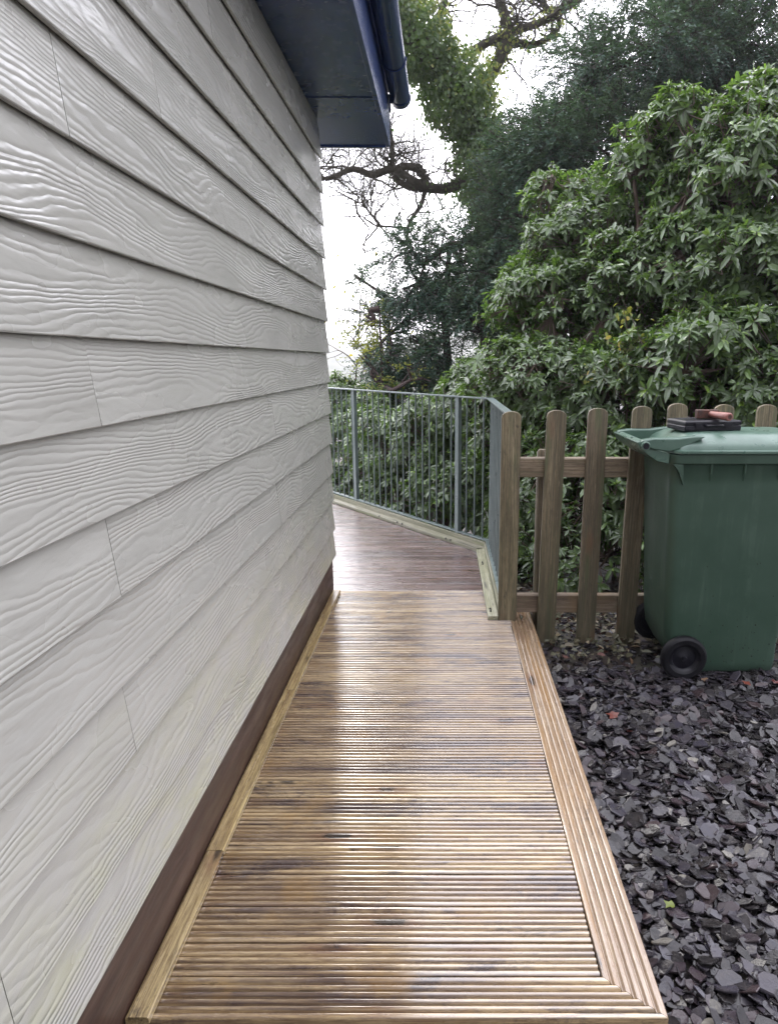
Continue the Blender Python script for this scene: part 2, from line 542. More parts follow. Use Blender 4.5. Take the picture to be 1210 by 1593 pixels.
M['ivy'] = mat_leaf('ivy leaf', [(0.0, (0.025, 0.062, 0.022)), (0.5, (0.06, 0.135, 0.038)), (0.8, (0.25, 0.33, 0.06)), (1.0, (0.55, 0.52, 0.13))], 0.4, 0.38)
M['yellow'] = mat_leaf('yellow green leaf', [(0.0, (0.055, 0.10, 0.025)), (0.6, (0.24, 0.27, 0.05)), (1.0, (0.55, 0.36, 0.05))], 0.45, 0.4, (0.6, 0.6, 0.08))
M['litter'] = mat_leaf('dead leaf', [(0.0, (0.035, 0.018, 0.014)), (0.6, (0.085, 0.035, 0.028)), (0.85, (0.15, 0.075, 0.065)), (1.0, (0.24, 0.15, 0.09))], 0.5, 0.1, (0.3, 0.1, 0.05))
M['redleaf'] = mat_leaf('red fallen leaf', [(0.0, (0.09, 0.018, 0.014)), (0.6, (0.18, 0.045, 0.022)), (1.0, (0.28, 0.11, 0.04))], 0.4, 0.1, (0.4, 0.1, 0.03))


def mat_slate():
    t = NT('wet slate chip')
    a = t.n('Attribute', attribute_name='tone').outputs['Fac']
    tc = t.coord()
    c = t.ramp(a, [(0.0, (0.009, 0.008, 0.008)), (0.4, (0.018, 0.016, 0.019)), (0.70, (0.034, 0.031, 0.042)), (0.93, (0.042, 0.027, 0.028)), (1.0, (0.15, 0.14, 0.12))])
    c = t.mix(t.ramp(t.noise(tc, 45, 4, .6), [(0.4, 0.0), (0.7, 0.6)]), c, (0.04, 0.034, 0.032))
    n = t.bump(t.noise(tc, 90, 4, .6), 0.7, 0.002)
    return t.done(Base_Color=c, Roughness=t.ramp(t.noise(tc, 30, 3), [(0.3, 0.12), (0.7, 0.34)]), Specular_IOR_Level=0.32, Normal=n)


M['slate'] = mat_slate()


def mat_hill():
    t = NT('far wooded hillside')
    tc = t.coord()
    c = t.ramp(t.noise(tc, 0.06, 6, .65), [(0.35, (0.05, 0.06, 0.035)), (0.65, (0.11, 0.12, 0.07))])
    return t.done(Base_Color=c, Roughness=0.9)


M['hill'] = mat_hill()

# ------------------------------------------------------------ ground
DECK_Z = 0.0
GZ = -0.13


def smooth01(x):
    x = np.clip(x, 0, 1)
    return x * x * (3 - 2 * x)


def ground_z(x, y):
    r = np.maximum(y - 3.8, 0) * 0.9 + 0
    drop = -0.9 * smooth01((y - 4.0) / 4.0) * smooth01((1.6 - x) / 1.5) - 0.25 * smooth01((y - 4) / 5)
    far = -6.0 * smooth01((y - 9) / 60.0)
    bumpy = 0.03 * np.sin(x * 3.1 + y * 1.7) * np.sin(y * 2.3 - x) * smooth01((y - 3.7) / 1.0)
    return GZ + drop + far + bumpy


gx = np.concatenate([np.linspace(-400, -20, 20), np.linspace(-16, 16, 90), np.linspace(20, 400, 20)])
gy = np.concatenate([np.linspace(-60, -4, 10), np.linspace(-3, 14, 90), np.linspace(16, 700, 60)])
X, Y = np.meshgrid(gx, gy)
Z = ground_z(X, Y)
V = np.stack([X, Y, Z], -1).reshape(-1, 3)
nx, ny = len(gx), len(gy)
ii = (np.arange(ny - 1)[:, None] * nx + np.arange(nx - 1)[None]).ravel()
F = np.stack([ii, ii + 1, ii + nx + 1, ii + nx], 1)
ground = np_mesh('ground', M['soil'], V, [F], smooth=True)
tag(ground, kind='structure')
# far hillside across the valley
hx = np.linspace(-500, 400, 120)
hy = np.linspace(180, 620, 40)
X, Y = np.meshgrid(hx, hy)
Z = -8 + (26 + 5 * np.sin(X * 0.021) + 3 * np.sin(X * 0.06 + 1)) * smooth01((Y - 180) / 260) + 1.2 * np.sin(X * 0.31) * np.sin(Y * 0.27)
V = np.stack([X, Y, Z], -1).reshape(-1, 3)
ii = (np.arange(39)[:, None] * 120 + np.arange(119)[None]).ravel()
hill = np_mesh('hill', M['hill'], V, [np.stack([ii, ii + 1, ii + 121, ii + 120], 1)], smooth=True)
tag(hill, kind='structure')

# ------------------------------------------------------------ cabin
cabin = thing('clad_cabin', 'grey woodgrain weatherboarded cabin wall with navy blue eaves along the left', 'cabin', (-0.64, 3.88, 0.0))
CX, CY = -0.64, 3.88
YB = -2.5
rows = [.21, .366, .54, .70, .875, 1.04, 1.21, 1.37, 1.535, 1.70, 1.86, 2.022, 2.185, 2.352]
joints = {0: [-0.3], 1: [0.82], 2: [1.268], 3: [-0.4, 2.60], 4: [1.275], 5: [2.59], 6: [1.27], 7: [0.4], 8: [-0.3], 9: [1.268], 10: [1.69], 11: [-0.2], 12: [2.112], 13: [0.6]}
for k, z0 in enumerate(rows):
    z1 = (rows[k + 1] if k < 13 else 2.52) + (0.03 if k < 13 else 0.025)
    js = [YB] + joints[k] + [CY + random.uniform(-0.004, 0.004)]
    for a, b in zip(js[:-1], js[1:]):
        m = MB()
        # wedge-shaped lap board: bottom edge proud, top tucked behind the next
        H = z1 - z0
        xo, th = 0.007, 0.0095
        top = -0.0125 + 0.0015 * random.random()
        pr = [(xo - th, z0), (xo - .0015, z0), (xo, z0 + .002), (top, z1), (top - th, z1)]
        yy0, yy1 = a - CY + (0.0012 if a != YB else 0), b - CY - 0.0008
        m.prism(pr, yy0, yy1, 'y')
        m.build('cladding_board', M['clad'], cabin)
MB().box(-0.05, -0.0135, YB - CY, -0.012, -0.12, 0.33).build('skirting_board', M['skirt'], cabin)
m = MB()
m.box(-4.0, -0.05, -0.14, -0.02, -0.12, 2.56)
m.box(-0.12, -0.05, YB - CY, -0.14, -0.12, 2.56)
m.build('wall_core', M['skirt'], cabin)
m = MB()
for k in range(14):
    m.prism([(0, rows[k]), (0.01, rows[k]), (-0.008, rows[k] + .2), (-0.014, rows[k] + .2)], -4.0, -0.016, 'x')
e = m.build('end_cladding', M['clad'], cabin)
e.location.y = -0.004
# eaves: soffit sheet, darker end board, fascia, gutter
XF = -0.315 - CX
YE = 4.33 - CY
MB().box(-0.03, XF - 0.018, YB - CY, 3.585 - CY, 2.550, 2.560).build('soffit', M['soffit'], cabin)
MB().box(-2.4, XF - 0.018, 3.588 - CY, YE - 0.004, 2.546, 2.562).build('eaves_end_board', M['navy'], cabin)
f = MB()
f.prism([(XF - .018, 2.538), (XF + .004, 2.538), (XF + .004, 2.80), (XF - .018, 2.80)], YB - CY, YE, 'y')
f.build('fascia', M['navy'], cabin, bevel=0.0015)
f = MB()
f.box(-4.0, XF - 0.02, YE - 0.003, YE + 0.018, 2.538, 2.80)
f.build('bargeboard', M['navy'], cabin, bevel=0.0015)
f = MB()
f.prism([(XF + 0.03, 2.825), (XF + .03, 2.84), (-3.5, 3.55), (-3.5, 3.50)], YB - CY, YE + 0.02, 'y')
f.build('roof', M['gutter'], cabin)
# half-round gutter
GX, GZT, GR = XF + 0.004 + 0.062, 2.80, 0.058
def half(r, a0=0.0, a1=math.pi, n=14):
    return [(GX + r * math.cos(math.pi + a0 + (a1 - a0) * i / n), GZT + r * math.sin(math.pi + a0 + (a1 - a0) * i / n)) for i in range(n + 1)]
m = MB()
m.prism(half(GR) + half(GR - .003)[::-1], YB - CY, YE - 0.02, 'y')
gut = m.build('gutter', M['gutter'], cabin, smooth=30)
m = MB()
m.prism(half(GR + .004) + half(GR + .001)[::-1], YE - 0.05, YE + 0.0, 'y')
m.prism(half(GR + .004), YE + 0.0, YE + 0.006, 'y')
g2 = m.build('stop_end', M['gutter'], gut, smooth=30)
for yy in (YE - 0.52, YE - 1.45, YE - 2.4, YE - 3.3):
    m = MB()
    m.prism(half(GR + .005) + half(GR + .001)[::-1], yy, yy + 0.028, 'y')
    m.prism([(GX + GR - .001, GZT - .004), (GX + GR + .007, GZT - .004), (GX + GR + .007, GZT + .006), (GX + GR - .001, GZT + .006)], yy, yy + .028, 'y')
    m.build('bracket', M['gutter'], gut, smooth=30)
m = MB()
m.box(GX - GR - .003, GX - GR + .004, YE - .03, YE + .004, 2.72, 2.83)
m.build('bracket', M['gutter'], gut)

# ------------------------------------------------------------ new grooved deck
deck = thing('grooved_deck', 'wet grooved golden timber walkway deck running beside the grey wall', 'decking', (0, 0, 0))


def groove_profile(y0, y1, nr, depth=0.0105, gw=0.0076, zt=0.0, th=0.028):
    """cross-section of a board with nr rounded ridges"""
    p = (y1 - y0) / nr
    pts = []
    for i in range(nr):
        a, b = y0 + i * p, y0 + (i + 1) * p
        g = gw / 2
        w_ = (b - a)
        e0 = a + (g if i else 0.0008)
        e1 = b - (g if i < nr - 1 else 0.0008)
        if i: pts.append((a + g * .2, zt - depth))
        pts += [(e0 - g * .15, zt - 0.0026), (e0 + w_ * .05, zt - 0.0007), (e0 + w_ * .14, zt - .0001), (e0 + w_ * .24, zt + .00005), (e1 - w_ * .24, zt + .00005), (e1 - w_ * .14, zt - .0001), (e1 - w_ * .05, zt - 0.0007), (e1 + g * .15, zt - 0.0026)]
        if i < nr - 1: pts.append((b - g * .2, zt - depth))
    pts += [(y1 - .0008, zt - th), (y0 + .0008, zt - th)]
    return pts


def smooth_poly_prism(pts, a_of, b_of, axis, name, m, parent):
    """prism whose two ends can be mitred: a_of(p), b_of(p) give the end coordinate for each outline point"""
    mb = MB()
    n = len(pts)
    def P(p, q):
        return (q, p[0], p[1]) if axis == 'x' else (p[0], q, p[1])
    vs = [P(p, a_of(p)) for p in pts] + [P(p, b_of(p)) for p in pts]
    fs = [(i, (i + 1) % n, (i + 1) % n + n, i + n) for i in range(n)]
    fs += [tuple(range(n - 1, -1, -1)), tuple(range(n, 2 * n))]
    mb.add(vs, fs)
    return mb.build(name, m, parent, smooth=38)


XL, XI, XO = -0.60, 0.349, 0.466
# mitred front board, then a ripped board, then full ones
smooth_poly_prism(groove_profile(1.153, 1.2515, 6), lambda p: XL - .03, lambda p: XO - (p[0] - 1.153) * (XO - XI) / 0.0985 - .0006, 'x', 'front_board', M['deck'], deck)
smooth_poly_prism(groove_profile(1.2545, 1.340, 5), lambda p: XL - .03, lambda p: XI - .003, 'x', 'deck_board', M['deck'], deck)
y = 1.3445
k = 0
while y < 3.80:
    w_ = 0.1052
    if y + w_ > 3.84: w_ = 3.842 - y
    jz = random.uniform(-0.0008, 0.0008)
    xr = XI - .003 if y < 3.30 else 0.36
    if True:
        pf = groove_profile(y, y + w_, 6, zt=jz)
    else:
        pf = [(y, jz - .028), (y, jz - .002), (y + .003, jz), (y + w_ - .003, jz), (y + w_, jz - .002), (y + w_, jz - .028)]
    rd = random.uniform(-.0015, .0015)
    smooth_poly_prism(pf, lambda p: XL - .03, lambda p, r=rd, x=xr: x + r, 'x', 'deck_board', M['deck'], deck)
    y += w_ + 0.0038
    k += 1
smooth_poly_prism(groove_profile(XI, XO, 6, depth=.006), lambda p: 1.153 + (XO - p[0]) * 0.0985 / (XO - XI) + .0006, lambda p: 3.50, 'y', 'edge_board', M['deck_y'], deck)
# front fascia and joists beneath
MB().box(XL - .04, XO - .004, 1.157, 1.18, -0.16, -0.029).build('front_fascia', M['skirt'], deck)
MB().box(XO - .028, XO - .006, 1.182, 3.5, -0.16, -0.029).build('side_fascia', M['deck_y'], deck)
# batten along the wall, in lengths
for a, b in ((1.135, 1.62), (1.622, 2.55), (2.552, 3.79)):
    m = MB()
    m.prism([(-.649, .003), (-.603, .003), (-.601, .006), (-.6015, .019), (-.605, .0225), (-.643, .0225), (-.649, .019)], a, b, 'y')
    m.build('batten', M['batten'], deck, smooth=25)
MB().box(-.652, -.603, 1.112, 1.134, -.06, .002).build('batten_end_cap', M['black'], deck)

# ------------------------------------------------------------ old deck beyond
old = thing('weathered_deck', 'dark purple brown weathered deck with mossy pale edging planks beyond the new boards', 'decking', (0, 3.85, 0))
A, B = np.array([0.300, 4.73]), np.array([0.300, 4.73]) + np.array([-.603, .798]) * 2.6
dAB = (B - A) / np.linalg.norm(B - A)
nAB = np.array([-dAB[1], dAB[0]])      # towards the deck interior (left/down)
if nAB[0] > 0: nAB = -nAB


def inner_x(y):
    q = A - np.array([dAB[1], -dAB[0]]) * 0.083
    return min(0.233, q[0] + dAB[0] * (y - q[1]) / dAB[1])


y = 3.848
while y < 9.0:
    w_ = 0.118
    jz = random.uniform(-0.001, 0.001)
    x0a, x0b = inner_x(y), inner_x(y + w_)
    m = MB()
    z = -0.002 + jz
    vs = [(-3.6, y, z), (x0a - .002, y, z), (x0b - .002, y + w_, z), (-3.6, y + w_, z)]
    vs2 = [(a, b, z - .026) for a, b, c in vs]
    m.add([(a, b - 3.85, c) for a, b, c in vs + vs2], [(0, 1, 2, 3), (7, 6, 5, 4), (0, 4, 5, 1), (1, 5, 6, 2), (2, 6, 7, 3), (3, 7, 4, 0)])
    m.build('deck_board', M['old'], old, bevel=0.0025)
    y += w_ + 0.005


def strip(p0, p1, off0, off1, z0, z1, nrm, name, m, parent, base=(0, 3.85)):
    """a plank along p0-p1, offset sideways between off0 and off1 along nrm"""
    p0, p1, nrm = np.array(p0), np.array(p1), np.array(nrm)
    d = (p1 - p0) / np.linalg.norm(p1 - p0)
    L = np.linalg.norm(p1 - p0)
    o = MB()
    # local: y along, x across
    x0, x1 = sorted((off0, off1))
    o.box(x0, x1, 0, L, z0, z1)
    ob = o.build(name, m, parent, bevel=0.002)
    ang = math.atan2(d[1], d[0]) - math.pi / 2
    ob.rotation_euler = (0, 0, ang)
    ob.location = (p0[0] - base[0], p0[1] - base[1], 0)
    return ob


P_near = (0.300, 3.40)
# flat edging planks (x across: negative = deck side when walking away along +y for the side run)
strip((0.300, 3.372), (0.300, 4.70), -0.068, -0.012, 0.0, 0.022, (0, 0), 'edging_plank', M['plank'], old)
strip(A + dAB * -0.02, B, -0.085, -0.012, 0.0, 0.022, (0, 0), 'edging_plank', M['plank'], old)
strip((0.300, 3.372), (0.300, 4.72), -0.010, 0.012, -0.02, 0.052, (0, 0), 'kickboard', M['plank'], old)
strip(A + dAB * 0.0, B, -0.010, 0.012, -0.03, 0.055, (0, 0), 'kickboard', M['plank'], old)
MB().box(-3.6, .29, 3.9 - 3.85, 4.6 - 3.85, -.2, -.05).build('subframe', M['skirt'], old)
# coach bolts on planks
def bolts(pts):
    for (x, y) in pts:
        m = MB()
        m.lathe([(0.0001, .030), (.004, .030), (.0055, .0265), (.0055, .018)], (x, y - 3.85, 0), 'z', 10)
        m.build('bolt', M['black'], old)


bolts([(.25, 3.44), (.25, 3.475), (.255, 4.30), (.255, 4.34)])
bolts([tuple(A + dAB * t + np.array([dAB[1], -dAB[0]]) * -o) for t, o in ((.08, -.09), (.28, -.09), (.33, -.09), (.95, -.09), (1.0, -.09), (1.12, -.05))][:0])
for t in (.30, .36, .95, 1.02, 1.30):
    q = A + dAB * t - np.array([dAB[1], -dAB[0]]) * -0.085 * -1
    bolts([tuple(q)])

# ------------------------------------------------------------ metal railing
rl = thing('metal_railing', 'grey green painted steel railing with vertical bars at the deck edge', 'railing', (0.315, 4.73, 0))
O = np.array([0.315, 4.73])


def rail_run(p0, p1, z0, z1, first, posts, stubs):
    p0, p1 = np.array(p0), np.array(p1)
    L = np.linalg.norm(p1 - p0)
    d = (p1 - p0) / L
    ang = math.atan2(d[1], d[0]) - math.pi / 2

    def put(ob):
        ob.rotation_euler = (0, 0, ang)
        ob.location = (p0[0] - O[0], p0[1] - O[1], 0)
        return ob
    put(MB().box(-.022, .022, 0, L, z1 - .010, z1).build('top_rail', M['rail'], rl, bevel=.0015))
    put(MB().box(-.019, .019, 0, L, z0, z0 + .009).build('bottom_rail', M['rail'], rl, bevel=.0015))
    y = first
    while y < L - .02:
        if all(abs(y - q) > .045 for q in posts):
            m = MB()
            m.tube([(0, y, z0 + .009), (0, y, z1 - .010)], .006, 8, False)
            put(m.build('baluster', M['rail'], rl, smooth=True))
        y += .0925 if L > 2 else .1025
    for q in posts:
        put(MB().box(-.016, .016, q - .021, q + .021, z0 - .10, z1 - .0105).build('post', M['rail'], rl, bevel=.003))
    for q in stubs:
        put(MB().box(-.014, .014, q - .02, q + .02, z0 - .10, z0 - .0005).build('bracket', M['rail'], rl, bevel=.002))


D0 = np.array([0.322, 3.41])
D1 = np.array([0.318, 4.73])
rail_run(D0, D1, .062, 1.080, .08, [], [.05, .9])
dR = np.array([-.603, .798])
dR = dR / np.linalg.norm(dR)
R0 = np.array([.315, 4.745])
d_ = lambda p: float(np.dot(np.array(p) - R0, dR))
R1 = R0 + dR * 3.2
rail_run(R0, R1, .062, 1.078, .06, [.345, 1.86], [1.10])
MB().box(-.013, .02, 3.395 - O[1], 3.409 - O[1], .0, 1.079).build('end_plate', M['rail'], rl)

# ------------------------------------------------------------ picket fence
fence = thing('picket_fence', 'low brown timber picket fence with round topped pales behind the bin', 'fence', (0.285, 3.39, GZ))
FR = math.radians(-0.4)
fence.rotation_euler = (0, 0, FR)


def pale_mesh(h, zb=0.0, w_=.096, th=.022):
    pts = [(-w_ / 2, zb), (w_ / 2, zb), (w_ / 2, h - .032)]
    for i in range(1, 8):
        t = math.pi * i / 8
        pts.append((w_ / 2 * math.cos(t), h - .032 + .032 * math.sin(t) ** .8))
    pts.append((-w_ / 2, h - .032))
    m = MB()
    m.prism(pts, -th, 0, 'y')
    return m


px = [.332, .535, .745, .952, 1.155, 1.365, 1.575, 1.78, 1.99, 2.2]
tops = [1.086, 1.092, 1.102, 1.112, 1.125, 1.12, 1.12, 1.12, 1.12, 1.12]
for i, (x, t) in enumerate(zip(px, tops)):
    o = pale_mesh(t - GZ, 0.105 if i == 0 else 0.0).build('pale', M['pale'], fence, bevel=.003)
    o.location = (x - .285, random.uniform(-.003, .002), 0)
    o.rotation_euler = (0, math.radians([0.0, .9, .5, .9, -.5, .3, .2, -.4, 0, 0][i]), 0)
for z0, z1 in ((.885, .985), (.165, .265)):
    m = MB()
    m.prism([(.001, z0), (.045, z0), (.045, z1 - .012), (.035, z1), (.010, z1), (.001, z1 - .006)], .02, 2.1, 'x')
    m.build('rail', M['frail'], fence, bevel=.003)
for x in (.5, 1.9):
    m = MB()
    m.tube([(x - .285, .075, -.05), (x - .285, .075, 1.005), (x - .285, .075, 1.018)], [.026, .026, .016], 14)
    m.build('fence_post', M['pale'], fence, smooth=40)

# ------------------------------------------------------------ slate chippings
def slate():
    n = 38000
    x = rng.uniform(0.475, 3.6, n)
    y = rng.uniform(0.7, 4.0, n)
    near = np.where(rng.random(n) < 0.6)[0]
    x[near] = rng.uniform(0.475, 1.9, len(near))
    y[near] = rng.uniform(1.0, 3.0, len(near))
    r = np.clip(np.exp(rng.normal(math.log(0.0108), 0.56, n)), 0.003, 0.036)
    x = np.maximum(x, 0.47 + r * .9)
    order = np.argsort(r * rng.uniform(.5, 1.2, n))      # small below, big mostly on top
    x, y, r = x[order], y[order], r[order]
    x0, y0, res = .4, .6, .012
    hm = np.full((int(3.6 / res), int(3.8 / res)), GZ - .0)
    K = 8
    Vs = np.zeros((n, 2 * K + K, 3))
    tone = np.zeros(n)
    for i in range(n):
        a = rng.uniform(0, 2 * math.pi)
        asp = rng.uniform(.4, .95)
        th = np.sort((np.arange(K) + rng.uniform(-.38, .38, K)) * 2 * math.pi / K)
        rr = r[i] * rng.uniform(.72, 1.14, K)
        px_, py_ = rr * np.cos(th), rr * np.sin(th) * asp
        ca, sa = math.cos(a), math.sin(a)
        qx, qy = px_ * ca - py_ * sa, px_ * sa + py_ * ca
        ix, iy = int((x[i] - x0) / res), int((y[i] - y0) / res)
        k = max(1, int(r[i] * .6 / res))
        sub = hm[max(ix - k, 0):ix + k + 1, max(iy - k, 0):iy + k + 1]
        zb = float(np.mean(sub)) * .6 + float(sub.max()) * .4
        zb = min(zb, GZ + .05)
        thk = rng.uniform(.08, .22) * r[i] + .001
        tx, ty = rng.normal(0, .30, 2)
        gxs = (hm[min(ix + k, hm.shape[0] - 1), iy] - hm[max(ix - k, 0), iy]) / (2 * k * res)
        gys = (hm[ix, min(iy + k, hm.shape[1] - 1)] - hm[ix, max(iy - k, 0)]) / (2 * k * res)
        tx += .5 * np.clip(gxs, -.6, .6)
        ty += .5 * np.clip(gys, -.6, .6)
        pl = qx * tx + qy * ty
        ins = rng.uniform(.88, .97)
        Vs[i, :K] = np.stack([x[i] + qx, y[i] + qy, zb + pl], 1)
        Vs[i, K:2 * K] = np.stack([x[i] + qx * 1.0, y[i] + qy * 1.0, zb + pl + thk * .6], 1)
        Vs[i, 2 * K:] = np.stack([x[i] + qx * ins, y[i] + qy * ins, zb + pl * ins + thk + rng.normal(0, thk * .12, K)], 1)
        hm[max(ix - k, 0):ix + k + 1, max(iy - k, 0):iy + k + 1] = np.maximum(sub, zb + thk * .7)
        tone[i] = rng.random()
    kk = np.arange(K)
    q = np.concatenate([np.stack([kk, (kk + 1) % K, (kk + 1) % K + K, kk + K], 1), np.stack([kk + K, (kk + 1) % K + K, (kk + 1) % K + 2 * K, kk + 2 * K], 1)])
    off = np.arange(n)[:, None, None] * 3 * K
    FQ = (off + q[None]).reshape(-1, 4)
    top = (np.arange(n)[:, None] * 3 * K + (kk + 2 * K)[None])
    tone = np.where(tone > .985, 1.0, tone * .93)
    o = np_mesh('slate_chippings', M['slate'], Vs.reshape(-1, 3), [FQ, top], tone=np.repeat(tone, 3 * K))
    tag(o, 'wet dark grey and purple slate chippings spread between the deck edge and the fence', 'slate chippings', kind='stuff')


slate()

# ------------------------------------------------------------ wheeled bin
bin_ = thing('wheelie_bin', 'green plastic two wheeled rubbish bin standing on slate beside the fence', 'bin', (1.30, 3.14, GZ + .03))
BO = (1.30, 3.14, GZ + .03)


def rrect(x0, x1, y0, y1, z, r, n=5):
    pts = []
    for cx, cy, a0 in ((x1 - r, y1 - r, 0), (x0 + r, y1 - r, 90), (x0 + r, y0 + r, 180), (x1 - r, y0 + r, 270)):
        for i in range(n + 1):
            t = math.radians(a0 + 90 * i / n)
            pts.append((cx + r * math.cos(t) - BO[0], cy + r * math.sin(t) - BO[1], z - BO[2]))
    return pts


G0 = GZ + .035
m = MB()
m.loft([rrect(1.125, 1.525, 2.965, 3.315, G0, .02),
        rrect(1.115, 1.545, 2.955, 3.325, G0 + .012, .035),
        rrect(1.075, 1.550, 2.953, 3.327, G0 + .05, .04),
        rrect(1.030, 1.553, 2.950, 3.330, G0 + .13, .045),
        rrect(1.018, 1.560, 2.945, 3.335, G0 + .22, .045),
        rrect(.985, 1.592, 2.925, 3.355, .80, .042),
        rrect(.98, 1.598, 2.921, 3.359, .885, .040),
        rrect(.972, 1.606, 2.912, 3.368, .893, .042),
        rrect(.970, 1.610, 2.905, 3.375, .897, .045),
        rrect(.968, 1.612, 2.903, 3.377, .935, .045)])
body = m.build('body', M['bin'], bin_, smooth=50)
# vertical ribs below the rim
for xr in (1.155, 1.30, 1.45):
    m = MB()
    m.prism([(2.924, .893), (2.911, .893), (2.914, .85), (2.930, .80)], xr - .004, xr + .004, 'x')
    m.v = [(a - BO[0], b - BO[1], c - BO[2]) for a, b, c in m.v]
    m.build('rib', M['bin'], body, bevel=.001)
m = MB()   # gusset under the handle
m.prism([(.985, .893), (1.03, .893), (1.035, .80), (1.012, .86)], 2.908, 2.926, 'y')
m.v = [(a - BO[0], b - BO[1], c - BO[2]) for a, b, c in m.v]
m.build('gusset', M['bin'], body, bevel=.002)
# lid
m = MB()
m.loft([rrect(.985, 1.628, 2.898, 3.382, .937, .045),
        rrect(.980, 1.632, 2.893, 3.387, .941, .048),
        rrect(.980, 1.632, 2.893, 3.387, .951, .048),
        rrect(.992, 1.620, 2.903, 3.377, .955, .048),
        rrect(1.000, 1.612, 2.908, 3.372, .968, .045),
        rrect(1.012, 1.604, 2.918, 3.362, .982, .05),
        rrect(1.060, 1.590, 2.975, 3.305, 1.012, .05),
        rrect(1.075, 1.580, 2.990, 3.290, 1.018, .05),
        rrect(1.14, 1.52, 3.04, 3.24, 1.022, .04)])
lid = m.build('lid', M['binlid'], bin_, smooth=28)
m = MB()   # two moulded arms of the lid running back to the hinge
for y0, y1 in ((2.915, 2.965), (3.315, 3.365)):
    m = MB()
    m.prism([(.845, .975), (.848, .995), (.90, 1.004), (1.0, 1.004), (1.08, 1.014), (1.12, 1.01), (1.02, .960), (.97, .945), (.90, .955)], y0, y1, 'y')
    m.v = [(a - BO[0], b - BO[1], c - BO[2]) for a, b, c in m.v]
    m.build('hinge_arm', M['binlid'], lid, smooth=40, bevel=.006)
m = MB()   # front grip of the lid
m.prism([(1.60, .945), (1.66, .930), (1.675, .940), (1.67, .975), (1.60, .985)], 3.02, 3.26, 'y')
m.v = [(a - BO[0], b - BO[1], c - BO[2]) for a, b, c in m.v]
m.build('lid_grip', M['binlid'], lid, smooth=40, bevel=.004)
m = MB()
m.box(1.515, 1.60, 2.955, 2.985, 1.0, 1.0105)
m.v = [(a - BO[0], b - BO[1], c - BO[2]) for a, b, c in m.v]
m.build('lid_recess_shade', M['black'], lid, bevel=.003)  # black bar in place of the shade in the lid's cutout
# handle shelf and tube
m = MB()
m.prism([(.972, .935), (.972, .893), (.92, .905), (.875, .935), (.845, .958), (.832, .985), (.84, .99), (.872, .962), (.93, .948)], 2.925, 3.355, 'y')
m.v = [(a - BO[0], b - BO[1], c - BO[2]) for a, b, c in m.v]
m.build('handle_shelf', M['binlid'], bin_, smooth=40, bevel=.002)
for y0, y1 in ((2.905, 3.09), (3.115, 3.37)):
    m = MB()
    m.lathe([(.004, 0), (.0165, 0), (.0195, .003), (.0195, y1 - y0 - .003), (.0165, y1 - y0), (.004, y1 - y0)], (.863 - BO[0], y0 - BO[1], .972 - BO[2]), 'y', 20)
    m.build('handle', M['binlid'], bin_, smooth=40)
    m = MB()
    m.lathe([(.0001, -.0012), (.0135, -.0012), (.0135, .002)], (.863 - BO[0], y0 - BO[1], .972 - BO[2]), 'y', 20)
    m.build('handle_hole_shade', M['black'], bin_, smooth=40)  # black disc standing for the shade inside the open tube end
# wheels
WR = .104
for yc, sgn in ((2.905, -1), (3.375, 1)):
    c = (1.095 - BO[0], yc - BO[1], GZ + .028 + WR - BO[2])
    whl = bpy.data.objects.new('wheel', None)
    link(whl, bin_)
    whl.location = c
    m = MB()
    h = .024
    m.lathe([(.064, -h * .7), (.072, -h), (.092, -h), (.099, -h * .82), (WR, -h * .45), (WR, h * .45), (.099, h * .82), (.092, h), (.072, h), (.064, h * .7), (.064, -h * .7)], (0, 0, 0), 'y', 44)
    m.build('tyre', M['tyre'], whl, smooth=30)
    m = MB()
    f_ = sgn * 1.0
    m.lathe([(.0001, f_ * .021), (.010, f_ * .021), (.013, f_ * .012), (.030, f_ * .006), (.052, f_ * .004), (.056, f_ * .012), (.0645, f_ * .0175), (.0645, -f_ * .018), (.0001, -f_ * .018)], (0, 0, 0), 'y', 40)
    m.build('rim', M['black'], whl, smooth=35)
m = MB()
m.tube([(1.095 - BO[0], 2.9 - BO[1], GZ + .132 - BO[2]), (1.095 - BO[0], 3.38 - BO[1], GZ + .132 - BO[2])], .011, 10)
m.build('axle', M['black'], bin_)
# mud specks flung up on the near side
m = MB()
for i in range(85):
    zz = abs(random.gauss(0, .16)) + .05 if i < 70 else random.uniform(.1, .7)
    xx = random.uniform(1.13, 1.54) if zz > .06 else random.uniform(1.2, 1.5)
    z_ = GZ + zz
    tt = (z_ - (G0 + .22)) / (.80 - G0 - .22)
    yy = 2.945 - .020 * tt if tt > 0 else 2.95 + .003
    yy = 2.945 + (2.925 - 2.945) * max(tt, -0.3) - .0006
    r = random.uniform(.0009, .0028) * (1.6 if random.random() < .08 else 1)
    pts = [(xx + r * random.uniform(.6, 1.2) * math.cos(a * math.pi / 3) - BO[0], z_ + r * random.uniform(.6, 1.2) * math.sin(a * math.pi / 3) - BO[2]) for a in range(6)]
    m.prism(pts, yy - BO[1] - .0008, yy - BO[1] + .002, 'y')
m.build('mud_specks', M['dirt'], body)

